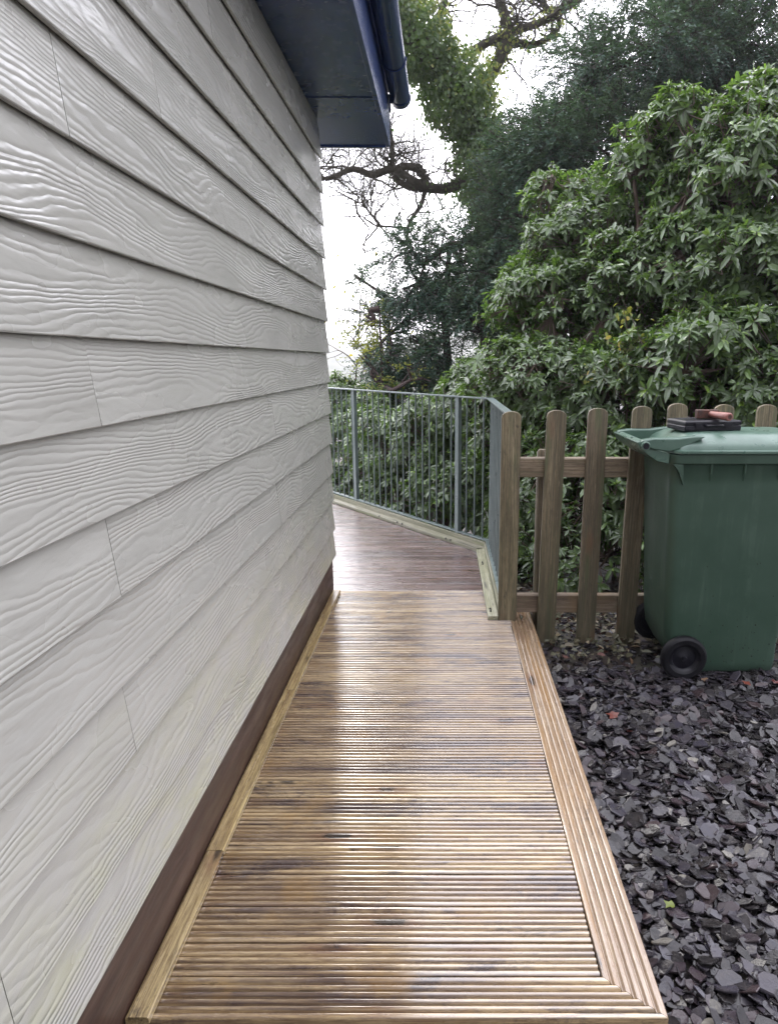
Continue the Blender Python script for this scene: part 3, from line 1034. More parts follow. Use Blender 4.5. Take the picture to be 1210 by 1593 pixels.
# case and hammer on the lid
case = thing('tool_case', 'flat black plastic tool case lying on the green bin lid', 'tool case', (1.185, 3.13, 1.0225), math.radians(9))
MB().box(-.135, .135, -.085, .085, 0, .024).build('case_base', M['black'], case, bevel=.005, seg=3)
m = MB()
m.loft([[(sx * (.1345 - i), sy * (.0845 - i), z) for sx, sy in ((-1, -1), (1, -1), (1, 1), (-1, 1))] for i, z in ((0, .0255), (0, .040), (.006, .046), (.018, .0475), (.020, .0455))])
m.build('case_lid', M['black'], case, bevel=.003)
for x in (-.07, .07):
    MB().box(x - .018, x + .018, -.0885, -.0845, .012, .036).build('latch', M['black'], case, bevel=.001)
m = MB()
m.tube([(-.04, -.086, .024), (-.04, -.100, .024), (.04, -.100, .024), (.04, -.086, .024)], .005, 8)
m.build('case_handle', M['black'], case)
ham = thing('lump_hammer', 'small rusty hammer with a worn red handle lying on the black case', 'hammer', (1.20, 3.12, 1.0700), math.radians(-2))
MB().box(-.048, .052, .005, .045, 0, .040).build('head', M['iron'], ham, bevel=.004, seg=3)
m = MB()
m.tube([(.012, .004, .022), (.018, -.03, .021), (.030, -.085, .0205), (.042, -.135, .0195), (.043, -.140, .0195)], [.013, .0145, .0165, .0185, .0150], 16)
m.build('handle', M['red'], ham, smooth=40)
m = MB()
m.lathe([(.0001, 0), (.009, 0), (.009, .006)], (.0434, -.1415, .0195), 'y', 16)
m.build('handle_hollow_shade', M['iron'], ham)  # dark disc drawn for the shade in the hollow end of the handle

# ------------------------------------------------------------ plants
UP = np.array([0, 0, 1.0])


def rosettes(P, Ax, nl=9, L=0.115, W=0.019, young=0.3, seed=0):
    r = np.random.default_rng(seed)
    n = len(P)
    Ax = unit(Ax)
    u_ = unit(np.cross(Ax, r.normal(0, 1, (n, 3))))
    v_ = np.cross(Ax, u_)
    out = []
    ros_l = r.uniform(.6, 1.3, n)
    ros_t = r.normal(0, .13, n)
    for k in range(nl + 5):
        yg = k >= nl
        keep = (r.random(n) < young) if yg else (r.random(n) < .9)
        idx = np.where(keep)[0]
        if not len(idx): continue
        th = k * 2.39996 + r.normal(0, .25, len(idx))
        el = r.normal(.28 if not yg else .95, .28, len(idx)) - (0.35 * (r.random(len(idx)) < .35) if not yg else 0)
        d = (u_[idx] * np.cos(th)[:, None] + v_[idx] * np.sin(th)[:, None]) * np.cos(el)[:, None] + Ax[idx] * np.sin(el)[:, None]
        nn = Ax[idx] * np.cos(el)[:, None] - (u_[idx] * np.cos(th)[:, None] + v_[idx] * np.sin(th)[:, None]) * np.sin(el)[:, None]
        nn = nn + r.normal(0, .25, nn.shape)
        ln = L * ros_l[idx] * r.uniform(.7, 1.15, len(idx)) * (.55 if yg else 1)
        wd = W * ros_l[idx] * r.uniform(.8, 1.2, len(idx)) * (.6 if yg else 1)
        tn = np.clip((.90 if yg else .36) + ros_t[idx] + r.normal(0, .14, len(idx)), 0, 1)
        out.append((P[idx] - Ax[idx] * r.uniform(0, .03, (len(idx), 1)), d, nn, ln, wd, tn, r.uniform(.0, .5, len(idx))))
    return [np.concatenate([o[i] for o in out]) for i in range(7)]


def clump_points(clumps, r, shell=.45, flat=0.0):
    """clumps: (centre, (rx,ry,rz), n) -> points, outward axes"""
    Ps, As = [], []
    for c, rad, n in clumps:
        n = int(n * 2.15)
        ns = max(5, n // 13)
        ds = unit(r.normal(0, 1, (ns, 3)))
        ds[:, 2] = np.where(ds[:, 2] < -.6, -ds[:, 2] * .5, ds[:, 2])
        ds = unit(ds)
        q = (1 - shell * 1.2 * r.random(ns) ** 1.3) * r.uniform(.82, 1.12, ns)
        sc = np.array(c) + ds * np.array(rad) * q[:, None]
        each = max(4, int(n / ns))
        for s_, d0 in zip(sc, ds):
            k = int(each * r.uniform(.5, 1.6))
            d = unit(r.normal(0, 1, (k, 3)) + d0 * .6 + UP * .5)
            R_ = r.uniform(.10, .23)
            Ps.append(s_ + d * R_ * np.array([1.15, 1.0, .75]) * r.uniform(.6, 1.1, (k, 1)))
            As.append(unit(d * .55 + d0 * .35 + UP * .45 + r.normal(0, .25, (k, 3))))
    return np.concatenate(Ps), np.concatenate(As)


def bush(name, label, clumps, base, seed, L=.092, W=.0145, young=.3, stems=5, leaf='rhodo', nl=9, group=None, cat='shrub'):
    r = np.random.default_rng(seed)
    P, Ax = clump_points(clumps, r)
    gz = ground_z(P[:, 0], P[:, 1]) + .05
    keep = P[:, 2] > gz
    P, Ax = P[keep], Ax[keep]
    base = np.array(base, float)
    base[2] = float(ground_z(np.array(base[0]), np.array(base[1])))
    t = thing(name, label, cat, tuple(base), 0, group)
    P, = [P - base]
    lv = rosettes(P, Ax, nl, L, W, young, seed + 1)
    leaves_mesh('foliage', M[leaf], lv[0], lv[1], lv[2], lv[3], lv[4], lv[5], t, droop=lv[6])
    # limbs: base -> limb nodes -> rosettes
    cs = np.array([c for c, _, _ in clumps]) - base
    nodes, segs = [], []
    for c in cs:
        k0 = np.array([r.uniform(-.25, .25), r.uniform(-.2, .2), -.05])
        mid = c * .5 + np.array([*r.uniform(-.15, .15, 2), r.uniform(-.05, .1)])
        q = [k0, k0 * .6 + mid * .4 + r.uniform(-.06, .06, 3), mid, c * .8 + mid * .2 + r.uniform(-.08, .08, 3), c]
        rr = [.035, .03, .024, .018, .012]
        for i in range(4):
            segs.append((q[i], q[i + 1], rr[i], rr[i + 1]))
        nodes += [q[2], q[3], q[4]]
    for c, (_, rad, n) in zip(cs, clumps):
        for j in range(max(6, n // 40)):
            d = unit(r.normal(0, 1, 3))
            e = c + d * np.array(rad) * r.uniform(.5, .75)
            mid = (c + e) / 2 + r.normal(0, .05, 3)
            segs += [(c, mid, .011, .008), (mid, e, .008, .005)]
            nodes += [e, mid]
    nodes = np.array(nodes)
    sel = r.permutation(len(P))[:int(len(P) * .55)]
    Q = P[sel]
    dist = ((Q[:, None, :] - nodes[None]) ** 2).sum(-1)
    nn = nodes[dist.argmin(1)]
    mids = Q - Ax[sel] * .07 * r.uniform(.8, 2.0, (len(Q), 1)) + r.normal(0, .012, Q.shape)
    P0 = np.concatenate([np.array([s[0] for s in segs]), nn, mids])
    P1 = np.concatenate([np.array([s[1] for s in segs]), mids, Q])
    R0 = np.concatenate([[s[2] for s in segs], np.full(len(Q), .0045), np.full(len(Q), .0032)])
    R1 = np.concatenate([[s[3] for s in segs], np.full(len(Q), .0032), np.full(len(Q), .0022)])
    segs_mesh('branches', M['twig'], P0, P1, R0, R1, t, 5)
    return t


def cl(u, v, Y, ru, rv, ry, n):
    """clump centred where the photo shows it; ru, rv in photo pixels, ry in metres"""
    s = Y / 1062 * 1.02
    return (tuple(at(u, v, Y)), (ru * s, ry, rv * s), n)


bush('rhododendron', 'tall bright green rhododendron rising behind the bin at the right edge',
     [cl(1150, 300, 5.0, 110, 110, .5, 420), cl(1230, 240, 5.3, 90, 90, .5, 260), cl(1060, 300, 5.5, 75, 95, .45, 300), cl(1170, 460, 4.8, 120, 120, .55, 520),
      cl(1250, 420, 4.7, 110, 130, .6, 300), cl(1090, 580, 4.5, 110, 90, .5, 430), cl(1200, 620, 4.4, 110, 100, .5, 350), cl(1060, 420, 5.1, 85, 80, .45, 300), cl(1008, 225, 5.3, 18, 32, .2, 26), cl(1050, 190, 5.2, 26, 26, .2, 34), cl(985, 270, 5.4, 24, 30, .2, 30), cl(1165, 178, 5.1, 24, 26, .2, 34), cl(1205, 160, 5.1, 26, 24, .2, 34), cl(1120, 215, 5.2, 24, 20, .2, 26), cl(1120, 760, 4.3, 140, 110, .4, 300)],
     (1.95, 5.0, 0), 11, L=.080, W=.0132, young=.6)
bush('rhododendron', 'mid green rhododendron between the railing corner and the picket fence',
     [cl(905, 395, 5.9, 80, 75, .5, 420), cl(860, 480, 5.7, 75, 80, .5, 400), cl(960, 480, 5.4, 90, 100, .5, 460), cl(850, 600, 5.2, 100, 75, .45, 430),
      cl(960, 620, 4.9, 100, 80, .45, 420), cl(855, 300, 6.1, 20, 38, .25, 40), cl(900, 300, 6.2, 22, 26, .25, 30), cl(795, 470, 5.9, 26, 40, .25, 50), cl(950, 330, 6.0, 24, 24, .25, 30), cl(900, 740, 4.6, 100, 80, .4, 380), cl(1010, 330, 6.0, 60, 60, .4, 160),
      cl(950, 860, 4.3, 120, 70, .35, 260), cl(825, 820, 4.9, 45, 90, .35, 260), cl(830, 890, 4.7, 50, 50, .3, 120), cl(800, 690, 5.3, 50, 60, .35, 170)],
     (1.15, 5.3, 0), 22, L=.073, W=.012, young=.35)
bush('rhododendron', 'low glossy rhododendron filling the space behind the steel railing bars',
     [cl(690, 680, 6.6, 70, 60, .5, 380), cl(630, 700, 7.3, 70, 70, .5, 420), cl(700, 770, 6.3, 80, 70, .45, 420), cl(750, 640, 6.1, 50, 40, .4, 200), cl(640, 790, 7.0, 80, 60, .5, 360),
      cl(765, 780, 5.7, 60, 90, .35, 300), cl(575, 690, 8.0, 35, 60, .5, 240), cl(735, 600, 6.2, 35, 28, .3, 90), cl(560, 770, 7.8, 60, 50, .5, 260)],
     (-.05, 6.6, 0), 33, L=.078, W=.013, young=.35)
bush('leafy_shrub', 'pale sunlit shrub peeping over the left end of the railing',
     [cl(530, 615, 9.5, 28, 25, .4, 110), cl(535, 680, 9.0, 35, 50, .5, 200), cl(590, 640, 9.0, 30, 40, .4, 150)],
     (-1.2, 9.3, 0), 44, L=.09, W=.012, young=.5)

# ------------------------------------------------------------ conifer and bare trees
def needle_sprays(P, Ax, r, per=16, L=.055, W=.008, tl=.26, dark=.3):
    """each spray: a drooping twig with flat leaves on both sides"""
    n = len(P)
    Ax = unit(Ax)
    side = unit(np.cross(Ax, UP) + r.normal(0, .25, (n, 3)))
    out = []
    for k in range(per):
        t = (k // 2 + .5) / (per / 2)
        sg = 1 if k % 2 else -1
        p = P + Ax * (t * tl) - UP * (t * t * tl * .35)
        d = Ax * .55 + side * sg * .8 + r.normal(0, .28, (n, 3)) - UP * .15
        nn = np.cross(Ax, side) + r.normal(0, .45, (n, 3))
        out.append((p, d, nn, L * r.uniform(.6, 1.25, n) * (1.15 - .5 * t), np.full(n, W) * r.uniform(.8, 1.3, n), np.clip(dark + .35 * t + r.normal(0, .15, n), 0, 1)))
    return [np.concatenate([o[i] for o in out]) for i in range(6)]


def yew(name, label, clumps, base, trunks, seed, per=16, L=.055, W=.008, tl=.26, dark=.3, mat='yew'):
    r = np.random.default_rng(seed)
    base = np.array(base, float)
    base[2] = float(ground_z(np.array(base[0]), np.array(base[1])))
    t = thing(name, label, 'tree', tuple(base))
    Ps, As, segs = [], [], []
    for c, rad, n in clumps:
        c = np.array(c)
        # sub-clumps on branches
        ns = max(3, n // 45)
        sd_ = unit(r.normal(0, 1, (ns, 3)))
        sc_ = c + sd_ * np.array(rad) * (r.random((ns, 1)) ** .45) * .95
        each = n // ns
        for s in sc_:
            rr = r.uniform(.22, .42) * min(1.0, max(rad) / .8)
            d = unit(r.normal(0, 1, (each, 3)))
            Ps.append(s + d * rr * np.array([1, 1, .75]) * r.random((each, 1)) ** .5)
            out = unit(s - c + 1e-6) * .7
            As.append(unit(d * .7 + out + np.array([0, 0, -.05]) + r.normal(0, .3, (each, 3))))
            mid = (c + s) / 2 + r.normal(0, .08, 3)
            segs += [(c - base, mid - base, .022, .014), (mid - base, s - base, .014, .006)]
    P, Ax = np.concatenate(Ps) - base, np.concatenate(As)
    lv = needle_sprays(P, Ax, r, per, L, W, tl, dark)
    leaves_mesh('foliage', M[mat], lv[0], lv[1], lv[2], lv[3], lv[4], lv[5], t, simple=True, droop=.1)
    sel = r.permutation(len(P))[:len(P) // 2]
    for i in sel:
        segs.append((P[i], P[i] + unit(Ax[i]) * tl * .8, .004, .002))
    cc = np.array([c for c, _, _ in clumps]) - base
    for tr in trunks:
        pts = [np.array(q) - base for q in tr[0]]
        rs = np.linspace(tr[1], tr[2], len(pts))
        for i in range(len(pts) - 1):
            segs.append((pts[i], pts[i + 1], rs[i], rs[i + 1]))
    allt = np.concatenate([np.array([np.array(q) - base for q in tr[0]]) for tr in trunks])
    for c in cc:
        nn = allt[((allt - c) ** 2).sum(1).argmin()]
        mid = (c + nn) / 2 + r.normal(0, .12, 3)
        segs += [(nn, mid, .045, .035), (mid, c, .035, .022)]
    segs_mesh('trunk', M['darkbark'], [s[0] for s in segs], [s[1] for s in segs], [s[2] for s in segs], [s[3] for s in segs], t, 6)
    return t


def g3(u, v, Y):
    return tuple(at(u, v, Y))


def gnd(u, Y):
    x = (u - 690) / 1062 * Y
    return (x, Y, float(ground_z(np.array(x), np.array(Y))))


yew('yew_tree', 'large dark yew tree filling the top right above the rhododendrons',
    [cl(815, 270, 9.2, 45, 70, .7, 700), cl(865, 165, 9.3, 35, 60, .5, 180), cl(890, 300, 9.0, 80, 70, .8, 500), cl(1000, 180, 9.5, 110, 90, .8, 550), cl(850, 250, 9.0, 75, 95, .9, 1300), cl(930, 130, 9.3, 85, 90, .9, 1500), cl(1030, 70, 9.0, 90, 90, .9, 1500), cl(1130, 60, 9.2, 90, 90, .9, 1300), cl(1210, 120, 8.8, 80, 100, .8, 700),
     cl(960, 250, 8.8, 80, 75, .8, 650), cl(1060, 190, 9.3, 80, 60, .8, 420), cl(830, 380, 8.6, 85, 70, .8, 800), cl(1000, 360, 8.8, 130, 60, .8, 600), cl(860, 480, 8.8, 130, 80, .8, 700),
     cl(1140, 330, 9.3, 120, 80, .8, 500), cl(1060, -10, 9.3, 100, 50, .9, 450), cl(1180, -20, 9.3, 110, 60, .9, 500),
     cl(1320, 120, 9.0, 130, 140, 1.2, 500), cl(1160, 110, 9.5, 90, 80, .8, 700), cl(790, 330, 9.0, 50, 90, .6, 500), cl(780, 450, 8.9, 70, 90, .7, 700)],
    gnd(1090, 9.2),
    [([gnd(1060, 9.2), g3(1040, 380, 9.2), g3(1050, 200, 9.2), g3(1065, 80, 9.2), g3(1075, 0, 9.2)], .13, .03),
     ([gnd(1090, 9.2), g3(1145, 300, 9.2), g3(1110, 120, 9.1), g3(1100, 20, 9.1)], .09, .02),
     ([gnd(1060, 9.2), g3(940, 400, 9.0), g3(900, 250, 9.1), g3(925, 100, 9.3)], .10, .02)], 55)
yew('yew_tree', 'drooping dark yew behind the railing, left of the ivy clad trunk',
    [cl(650, 440, 9.4, 70, 65, .7, 650), cl(715, 420, 9.2, 60, 75, .7, 650), cl(750, 520, 9.0, 65, 90, .7, 750), cl(670, 540, 9.4, 75, 75, .7, 800), cl(605, 520, 9.6, 45, 70, .6, 450), cl(600, 580, 9.4, 40, 35, .5, 300),
     cl(770, 400, 9.2, 50, 90, .6, 500), cl(640, 390, 9.4, 45, 30, .5, 180), cl(720, 620, 9.2, 70, 45, .6, 300), cl(585, 450, 9.7, 30, 40, .5, 120), cl(790, 600, 8.6, 80, 60, .6, 350)],
    gnd(700, 9.3), [([gnd(700, 9.3), g3(700, 600, 9.3), g3(690, 480, 9.3), g3(700, 380, 9.3)], .09, .03)], 66, dark=.22)
yew('autumn_shrub', 'thin yellowing shrub at the left fringe of the dark yew',
    [cl(585, 500, 9.0, 28, 45, .4, 45), cl(578, 570, 8.9, 30, 45, .4, 60), cl(640, 590, 8.6, 40, 25, .4, 20)],
    gnd(600, 8.9), [([gnd(600, 8.9), g3(595, 600, 8.9), g3(590, 480, 9.0)], .03, .01)], 67, per=8, L=.055, W=.013, tl=.2, dark=.0, mat='yellow')


def crook(p, d, r0, L, r, segs, depth, step=.16, wander=.38, grav=.02, kids=3):
    """a crooked bare branch with side branches"""
    n = max(3, int(L / step))
    p = np.array(p, float)
    d = unit(np.array(d, float))
    for i in range(n):
        rr0 = r0 * (1 - .75 * i / n)
        rr1 = r0 * (1 - .75 * (i + 1) / n)
        d = unit(d + r.normal(0, wander, 3) * np.array([1, .7, 1]) + UP * grav)
        q = p + d * step * r.uniform(.7, 1.2)
        segs.append((p, q, rr0, rr1))
        p = q
        if depth > 0 and i > 0 and r.random() < kids / n * 1.3:
            sd_ = unit(d * .5 + r.normal(0, .8, 3) * np.array([1, .6, 1]))
            crook(p, sd_, rr1 * .62, L * r.uniform(.45, .7), r, segs, depth - 1, step * .75, wander, grav, kids)


def poly(segs, pts, r0, r1, r=None, jit=.0, sub=3):
    """smoothed limb through traced points"""
    P = [np.array(q, float) for q in pts]
    fine = []
    for i in range(len(P) - 1):
        p0, p1, p2, p3 = P[max(i - 1, 0)], P[i], P[i + 1], P[min(i + 2, len(P) - 1)]
        for k in range(sub):
            t = k / sub
            fine.append(.5 * ((2 * p1) + (-p0 + p2) * t + (2 * p0 - 5 * p1 + 4 * p2 - p3) * t * t + (-p0 + 3 * p1 - 3 * p2 + p3) * t ** 3))
    fine.append(P[-1])
    n = len(fine)
    for i in range(n - 1):
        a, b = r0 + (r1 - r0) * i / (n - 1), r0 + (r1 - r0) * (i + 1) / (n - 1)
        segs.append((fine[i], fine[i + 1], a, b))
    return fine


def ivy_tree():
    r = np.random.default_rng(77)
    Yt = 10.5
    b = np.array(gnd(800, Yt))
    t = thing('ivy_clad_tree', 'leaning old tree thick with ivy and bare crooked branches against the white sky', 'tree', tuple(b))
    segs = []
    trunk = poly(segs, [b - UP * .1, g3(800, 520, Yt), g3(785, 380, Yt), g3(762, 260, Yt - .1), g3(722, 160, Yt - .2), g3(670, 85, Yt - .4), g3(610, 30, Yt - .6), g3(540, -30, Yt - .8)], .26, .14)
    tl_ = len(segs)
    lim = []
    # big low limb with its loop
    lim.append(poly(segs, [g3(775, 320, Yt), g3(735, 282, Yt - .1), g3(690, 294, Yt - .2), g3(645, 283, Yt - .3), g3(612, 262, Yt - .35), g3(580, 272, Yt - .4), g3(548, 262, Yt - .5), g3(505, 278, Yt - .6), g3(440, 255, Yt - .7)], .085, .025))
    lim.append(poly(segs, [g3(668, 292, Yt - .2), g3(640, 292, Yt - .2), g3(612, 272, Yt - .3), g3(610, 225, Yt - .35), g3(600, 150, Yt - .4), g3(610, 60, Yt - .4)], .055, .02))
    lim.append(poly(segs, [g3(662, 285, Yt - .2), g3(655, 265, Yt - .25), g3(630, 258, Yt - .35), g3(612, 264, Yt - .35)], .07, .04))
    lim.append(poly(segs, [g3(661, 294, Yt - .2), g3(655, 318, Yt - .3), g3(640, 340, Yt - .4), g3(633, 362, Yt - .45), g3(640, 385, Yt - .4)], .036, .014))
    lim.append(poly(segs, [g3(633, 354, Yt - .4), g3(605, 352, Yt - .5), g3(588, 348, Yt - .55), g3(572, 325, Yt - .6), g3(552, 312, Yt - .7)], .018, .006))
    # upper limbs
    lim.append(poly(segs, [g3(728, 165, Yt), g3(755, 130, Yt), g3(790, 60, Yt), g3(780, 10, Yt), g3(760, -70, Yt), g3(800, -200, Yt)], .10, .05))
    lim.append(poly(segs, [g3(733, 80, Yt), g3(765, 62, Yt), g3(800, 48, Yt), g3(850, 30, Yt), g3(880, 5, Yt), g3(930, -40, Yt)], .06, .04))
    lim.append(poly(segs, [g3(670, 45, Yt), g3(690, 5, Yt - .2), g3(700, -60, Yt - .3)], .05, .03))
    lim.append(poly(segs, [g3(640, 60, Yt), g3(660, 20, Yt - .2), g3(620, -20, Yt - .3), g3(640, -120, Yt - .3)], .05, .02))
    lim.append(poly(segs, [g3(790, 60, Yt), g3(830, 70, Yt + .2), g3(870, 40, Yt + .2), g3(850, 10, Yt + .2), g3(820, -10, Yt + .2)], .05, .02))
    for fine in lim:
        for i in range(2, len(fine), 2):
            d = unit(fine[i] - fine[i - 1])
            sd_ = unit(d * .4 + r.normal(0, .9, 3) * np.array([1, .5, 1]))
            crook(fine[i], sd_, .014, r.uniform(.6, 1.4), r, segs, 2, .08, .33, .03, 5)
    # fine twigs near the top of the frame
    for k in range(30):
        q = lim[[5, 6, 7, 8, 9, 6][k % 6]]
        q = q[int(r.integers(2, len(q)))]
        crook(q, r.normal(0, 1, 3) * [1, .4, 1], .017, 1.3, r, segs, 3, .08, .36, 0, 5)
    for k in range(10):
        u, v = r.uniform(500, 620), r.uniform(225, 260)
        crook(g3(u, v, Yt - .5), r.normal(0, 1, 3), .012, .7, r, segs, 2, .07, .45, 0.05, 4)
    for k in range(34):
        f_ = lim[[0, 0, 1, 1, 4][k % 5]]
        q = f_[int(r.integers(3, len(f_)))]
        crook(q, [r.uniform(-.9, .5), 0, r.uniform(.0, 1.0)], .011, r.uniform(.7, 1.3), r, segs, 3, .07, .36, .04, 6)
    for k in range(8):
        q = lim[4][int(r.integers(3, len(lim[4])))]
        crook(q, [r.uniform(-.9, .1), 0, r.uniform(-.1, .8)], .009, .8, r, segs, 2, .07, .3, .05, 5)
    S0 = np.array([s[0] for s in segs]) - b
    S1 = np.array([s[1] for s in segs]) - b
    A0, A1 = np.array([s[2] for s in segs]), np.array([s[3] for s in segs])
    segs_mesh('trunk', M['bark'], S0[:tl_], S1[:tl_], A0[:tl_], A1[:tl_], t, 14)
    segs_mesh('branches', M['bark'], S0[tl_:], S1[tl_:], A0[tl_:], A1[tl_:], t, 6)
    # ivy sleeve on trunk and lower limbs
    Pi, Di, Ni = [], [], []
    rad = {0: .40}
    for s in range(len(trunk) - 1):
        a, c = trunk[s], trunk[s + 1]
        L = np.linalg.norm(c - a)
        n = int(L * 6500)
        tt = r.random((n, 1))
        ax = unit(c - a)
        d = unit(np.cross(np.tile(ax, (n, 1)), r.normal(0, 1, (n, 3))))
        R = (.44 + .09 * np.sin(s * 1.7)) * (1 - .5 * r.random((n, 1)) ** 2) + .06 * r.normal(0, 1, (n, 1))
        p = a + (c - a) * tt + d * R
        Pi.append(p)
        Ni.append(d + r.normal(0, .5, (n, 3)))
        Di.append(-UP * .8 + r.normal(0, .6, (n, 3)))
    for fi, dens, R_ in ((5, 500, .2), (0, 260, .12), (1, 60, .08), (6, 160, .12), (9, 200, .14), (8, 300, .2)):
        fine = lim[fi][: (9 if fi in (5, 0) else 30)]
        for s in range(len(fine) - 1):
            a, c = fine[s], fine[s + 1]
            n = int(np.linalg.norm(c - a) * dens) + 1
            d = unit(r.normal(0, 1, (n, 3)) + UP * .3)
            Pi.append(a + (c - a) * r.random((n, 1)) + d * R_ * r.uniform(.3, 1.1, (n, 1)))
            Ni.append(d + r.normal(0, .5, (n, 3)))
            Di.append(-UP * .6 + r.normal(0, .7, (n, 3)))
    Pi, Di, Ni = [np.concatenate(q) for q in (Pi, Di, Ni)]
    n = len(Pi)
    # yellow backlight on the sleeve's top side, painted into the leaf tone
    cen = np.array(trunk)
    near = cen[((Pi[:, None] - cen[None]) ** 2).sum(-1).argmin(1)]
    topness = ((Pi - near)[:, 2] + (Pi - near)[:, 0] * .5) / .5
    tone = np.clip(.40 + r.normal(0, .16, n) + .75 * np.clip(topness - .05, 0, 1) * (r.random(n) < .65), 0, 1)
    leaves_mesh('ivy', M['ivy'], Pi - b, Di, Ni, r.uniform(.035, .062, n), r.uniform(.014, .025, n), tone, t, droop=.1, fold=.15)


ivy_tree()

# small bare shrub with a few yellow leaves at the far left
def bare_shrub():
    r = np.random.default_rng(5)
    b = np.array(gnd(548, 11.0))
    t = thing('bare_shrub', 'spindly bare shrub with a few yellow leaves beside the cabin corner', 'shrub', tuple(b))
    segs = []
    poly(segs, [b, g3(550, 640, 11), g3(556, 560, 11)], .02, .012)
    for k in range(9):
        crook(g3(556 + r.uniform(-8, 10), 560 + r.uniform(-50, 60), 11), [r.uniform(-1, .6), 0, r.uniform(.2, 1)], .011, 1.1, r, segs, 2, .11, .22, .04, 3)
    segs_mesh('branches', M['twig'], np.array([s[0] for s in segs]) - b, np.array([s[1] for s in segs]) - b, [s[2] for s in segs], [s[3] for s in segs], t, 5)
    ends = np.array([s[1] for s in segs])[r.permutation(len(segs))[:60]] - b
    n = len(ends)
    leaves_mesh('foliage', M['yellow'], ends, r.normal(0, 1, (n, 3)), r.normal(0, 1, (n, 3)), r.uniform(.05, .09, n), r.uniform(.015, .025, n), r.uniform(.4, 1, n), t)


bare_shrub()


# bramble with yellow leaves scrambling over the rhododendron
def bramble():
    r = np.random.default_rng(8)
    b = np.array(gnd(985, 4.45))
    t = thing('bramble', 'straggling bramble with small yellowing leaves over the middle rhododendron', 'bramble', tuple(b))
    segs, LP, LD = [], [], []
    for k in range(9):
        tip = at(r.uniform(900, 1010), r.uniform(465, 590), 4.45)
        mid = at(985 + r.uniform(-10, 30), 620 + r.uniform(-20, 60), 4.5)
        f = poly(segs, [b + r.normal(0, .04, 3) * [1, 1, 0], mid, (mid + tip) / 2 + UP * .08, tip], .006, .002, sub=7)
        for i in range(len(f) // 2, len(f)):
            for q in range(2):
                LP.append(f[i] + r.normal(0, .03, 3))
                LD.append(r.normal(0, 1, 3) - UP * .3)
    segs_mesh('stems', M['twig'], np.array([s[0] for s in segs]) - b, np.array([s[1] for s in segs]) - b, [s[2] for s in segs], [s[3] for s in segs], t, 5)
    n = len(LP)
    tone = np.where(r.random(n) < .07, .97, r.uniform(0, .22, n))
    leaves_mesh('foliage', M['yellow'], np.array(LP) - b, np.array(LD), r.normal(0, 1, (n, 3)) + [0, -.8, .8], r.uniform(.025, .045, n), r.uniform(.009, .016, n), tone, t)


bramble()

# ------------------------------------------------------------ leaf litter and fallen leaves
def litter():
    r = np.random.default_rng(9)
    n = 2400
    x = r.uniform(.42, 3.0, n)
    y = 3.47 + np.abs(r.normal(0, .55, n))
    z = ground_z(x, y) + r.uniform(.0, .035, n)
    sc = r.random(n) < .12
    y[sc] = r.uniform(3.1, 3.45, sc.sum())
    x[sc] = r.uniform(.55, 1.6, sc.sum())
    z[sc] = GZ + r.uniform(.03, .055, sc.sum())
    d = r.normal(0, 1, (n, 3)) * [1, 1, .25]
    o = leaves_mesh('leaf_litter', M['litter'], np.stack([x, y, z], 1), d, UP + r.normal(0, .35, (n, 3)), r.uniform(.02, .055, n), r.uniform(.007, .017, n), r.random(n) ** 1.7, None, droop=.0, fold=.5)
    tag(o, 'damp pinkish brown dead leaves lying under the fence and the shrubs', 'leaf litter', kind='stuff')


litter()


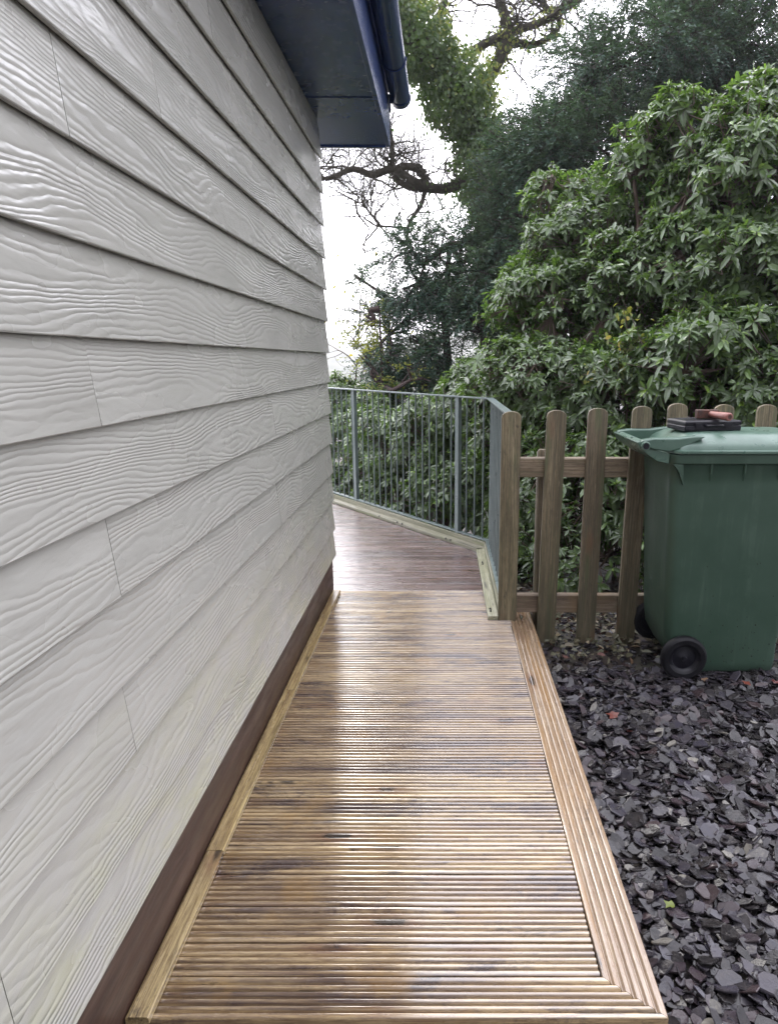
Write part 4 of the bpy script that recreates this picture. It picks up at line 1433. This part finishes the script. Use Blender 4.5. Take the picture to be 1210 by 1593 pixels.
def fallen(u, v, size, label, mat, tone, seed):
    r = np.random.default_rng(seed)
    # point on the slate surface
    x_, y_ = (u - 690) / 1062, (796 - v) / 1062
    dz = -S_ + y_ * C_
    tt = (GZ + .05 - CAM_H) / dz
    p = (x_ * tt, (C_ + y_ * S_) * tt, GZ + .048)
    m = MB()
    k = 5
    pts = []
    for i in range(2 * k):
        a = math.pi * 2 * i / (2 * k)
        R = size * (1 if i % 2 == 0 else .66) * r.uniform(.65, 1.15)
        pts.append((R * math.cos(a), R * math.sin(a), r.uniform(0, size * .35)))
    vs = [(0, 0, size * .12)] + pts
    fs = [(0, i + 1, (i + 1) % (2 * k) + 1) for i in range(2 * k)]
    m.add(vs, fs)
    me = bpy.data.meshes.new('fallen_leaf')
    me.from_pydata(m.v, [], m.f)
    a = me.attributes.new('tone', 'FLOAT', 'POINT')
    a.data.foreach_set('value', [tone] * len(m.v))
    me.materials.append(M[mat])
    o = bpy.data.objects.new('fallen_leaf', me)
    link(o)
    o.location = p
    o.rotation_euler = (r.uniform(-.2, .2), r.uniform(-.2, .2), r.uniform(0, 6))
    s = o.modifiers.new('thickness', 'SOLIDIFY')
    s.thickness = .0006
    tag(o, label, 'leaf', 'fallen leaves on the slate')


fallen(1158, 1062, .030, 'bright red fallen leaf on slate just in front of the bin', 'redleaf', .3, 1)
fallen(1205, 1060, .028, 'dull red fallen leaf at the right edge beside the bin', 'redleaf', .0, 2)
fallen(1095, 1056, .020, 'pale cream fallen leaf beside the near bin wheel', 'litter', 1.0, 3)
fallen(953, 1112, .026, 'brown curled leaf on the slate nearest the deck edge', 'redleaf', .2, 4)
fallen(978, 1135, .018, 'small dark red leaf on slate in the middle of the path', 'redleaf', .1, 5)
fallen(1042, 1407, .017, 'yellow green leaf lying on the slate in the foreground', 'yellow', .35, 6)
fallen(880, 1022, .022, 'pinkish leaf on slate beside the far end of the deck edge board', 'litter', .7, 7)
fallen(935, 1018, .026, 'pale brown leaf on the slate in front of the fence pales', 'litter', .85, 8)


# ------------------------------------------------------------ misty air over the valley
hm_ = NT('thin mist')
hm_.t.nodes.remove(hm_.b)
pv = hm_.n('VolumePrincipled')
pv.inputs['Color'].default_value = (0.93, 0.92, 0.97, 1)
pv.inputs['Density'].default_value = 0.0012
pv.inputs['Anisotropy'].default_value = 0.3
hm_.t.links.new(pv.outputs[0], hm_.o.inputs['Volume'])
hz = MB().box(-520, 520, -70, 640, -16, 40).build('haze', hm_.m)
tag(hz, kind='stuff')
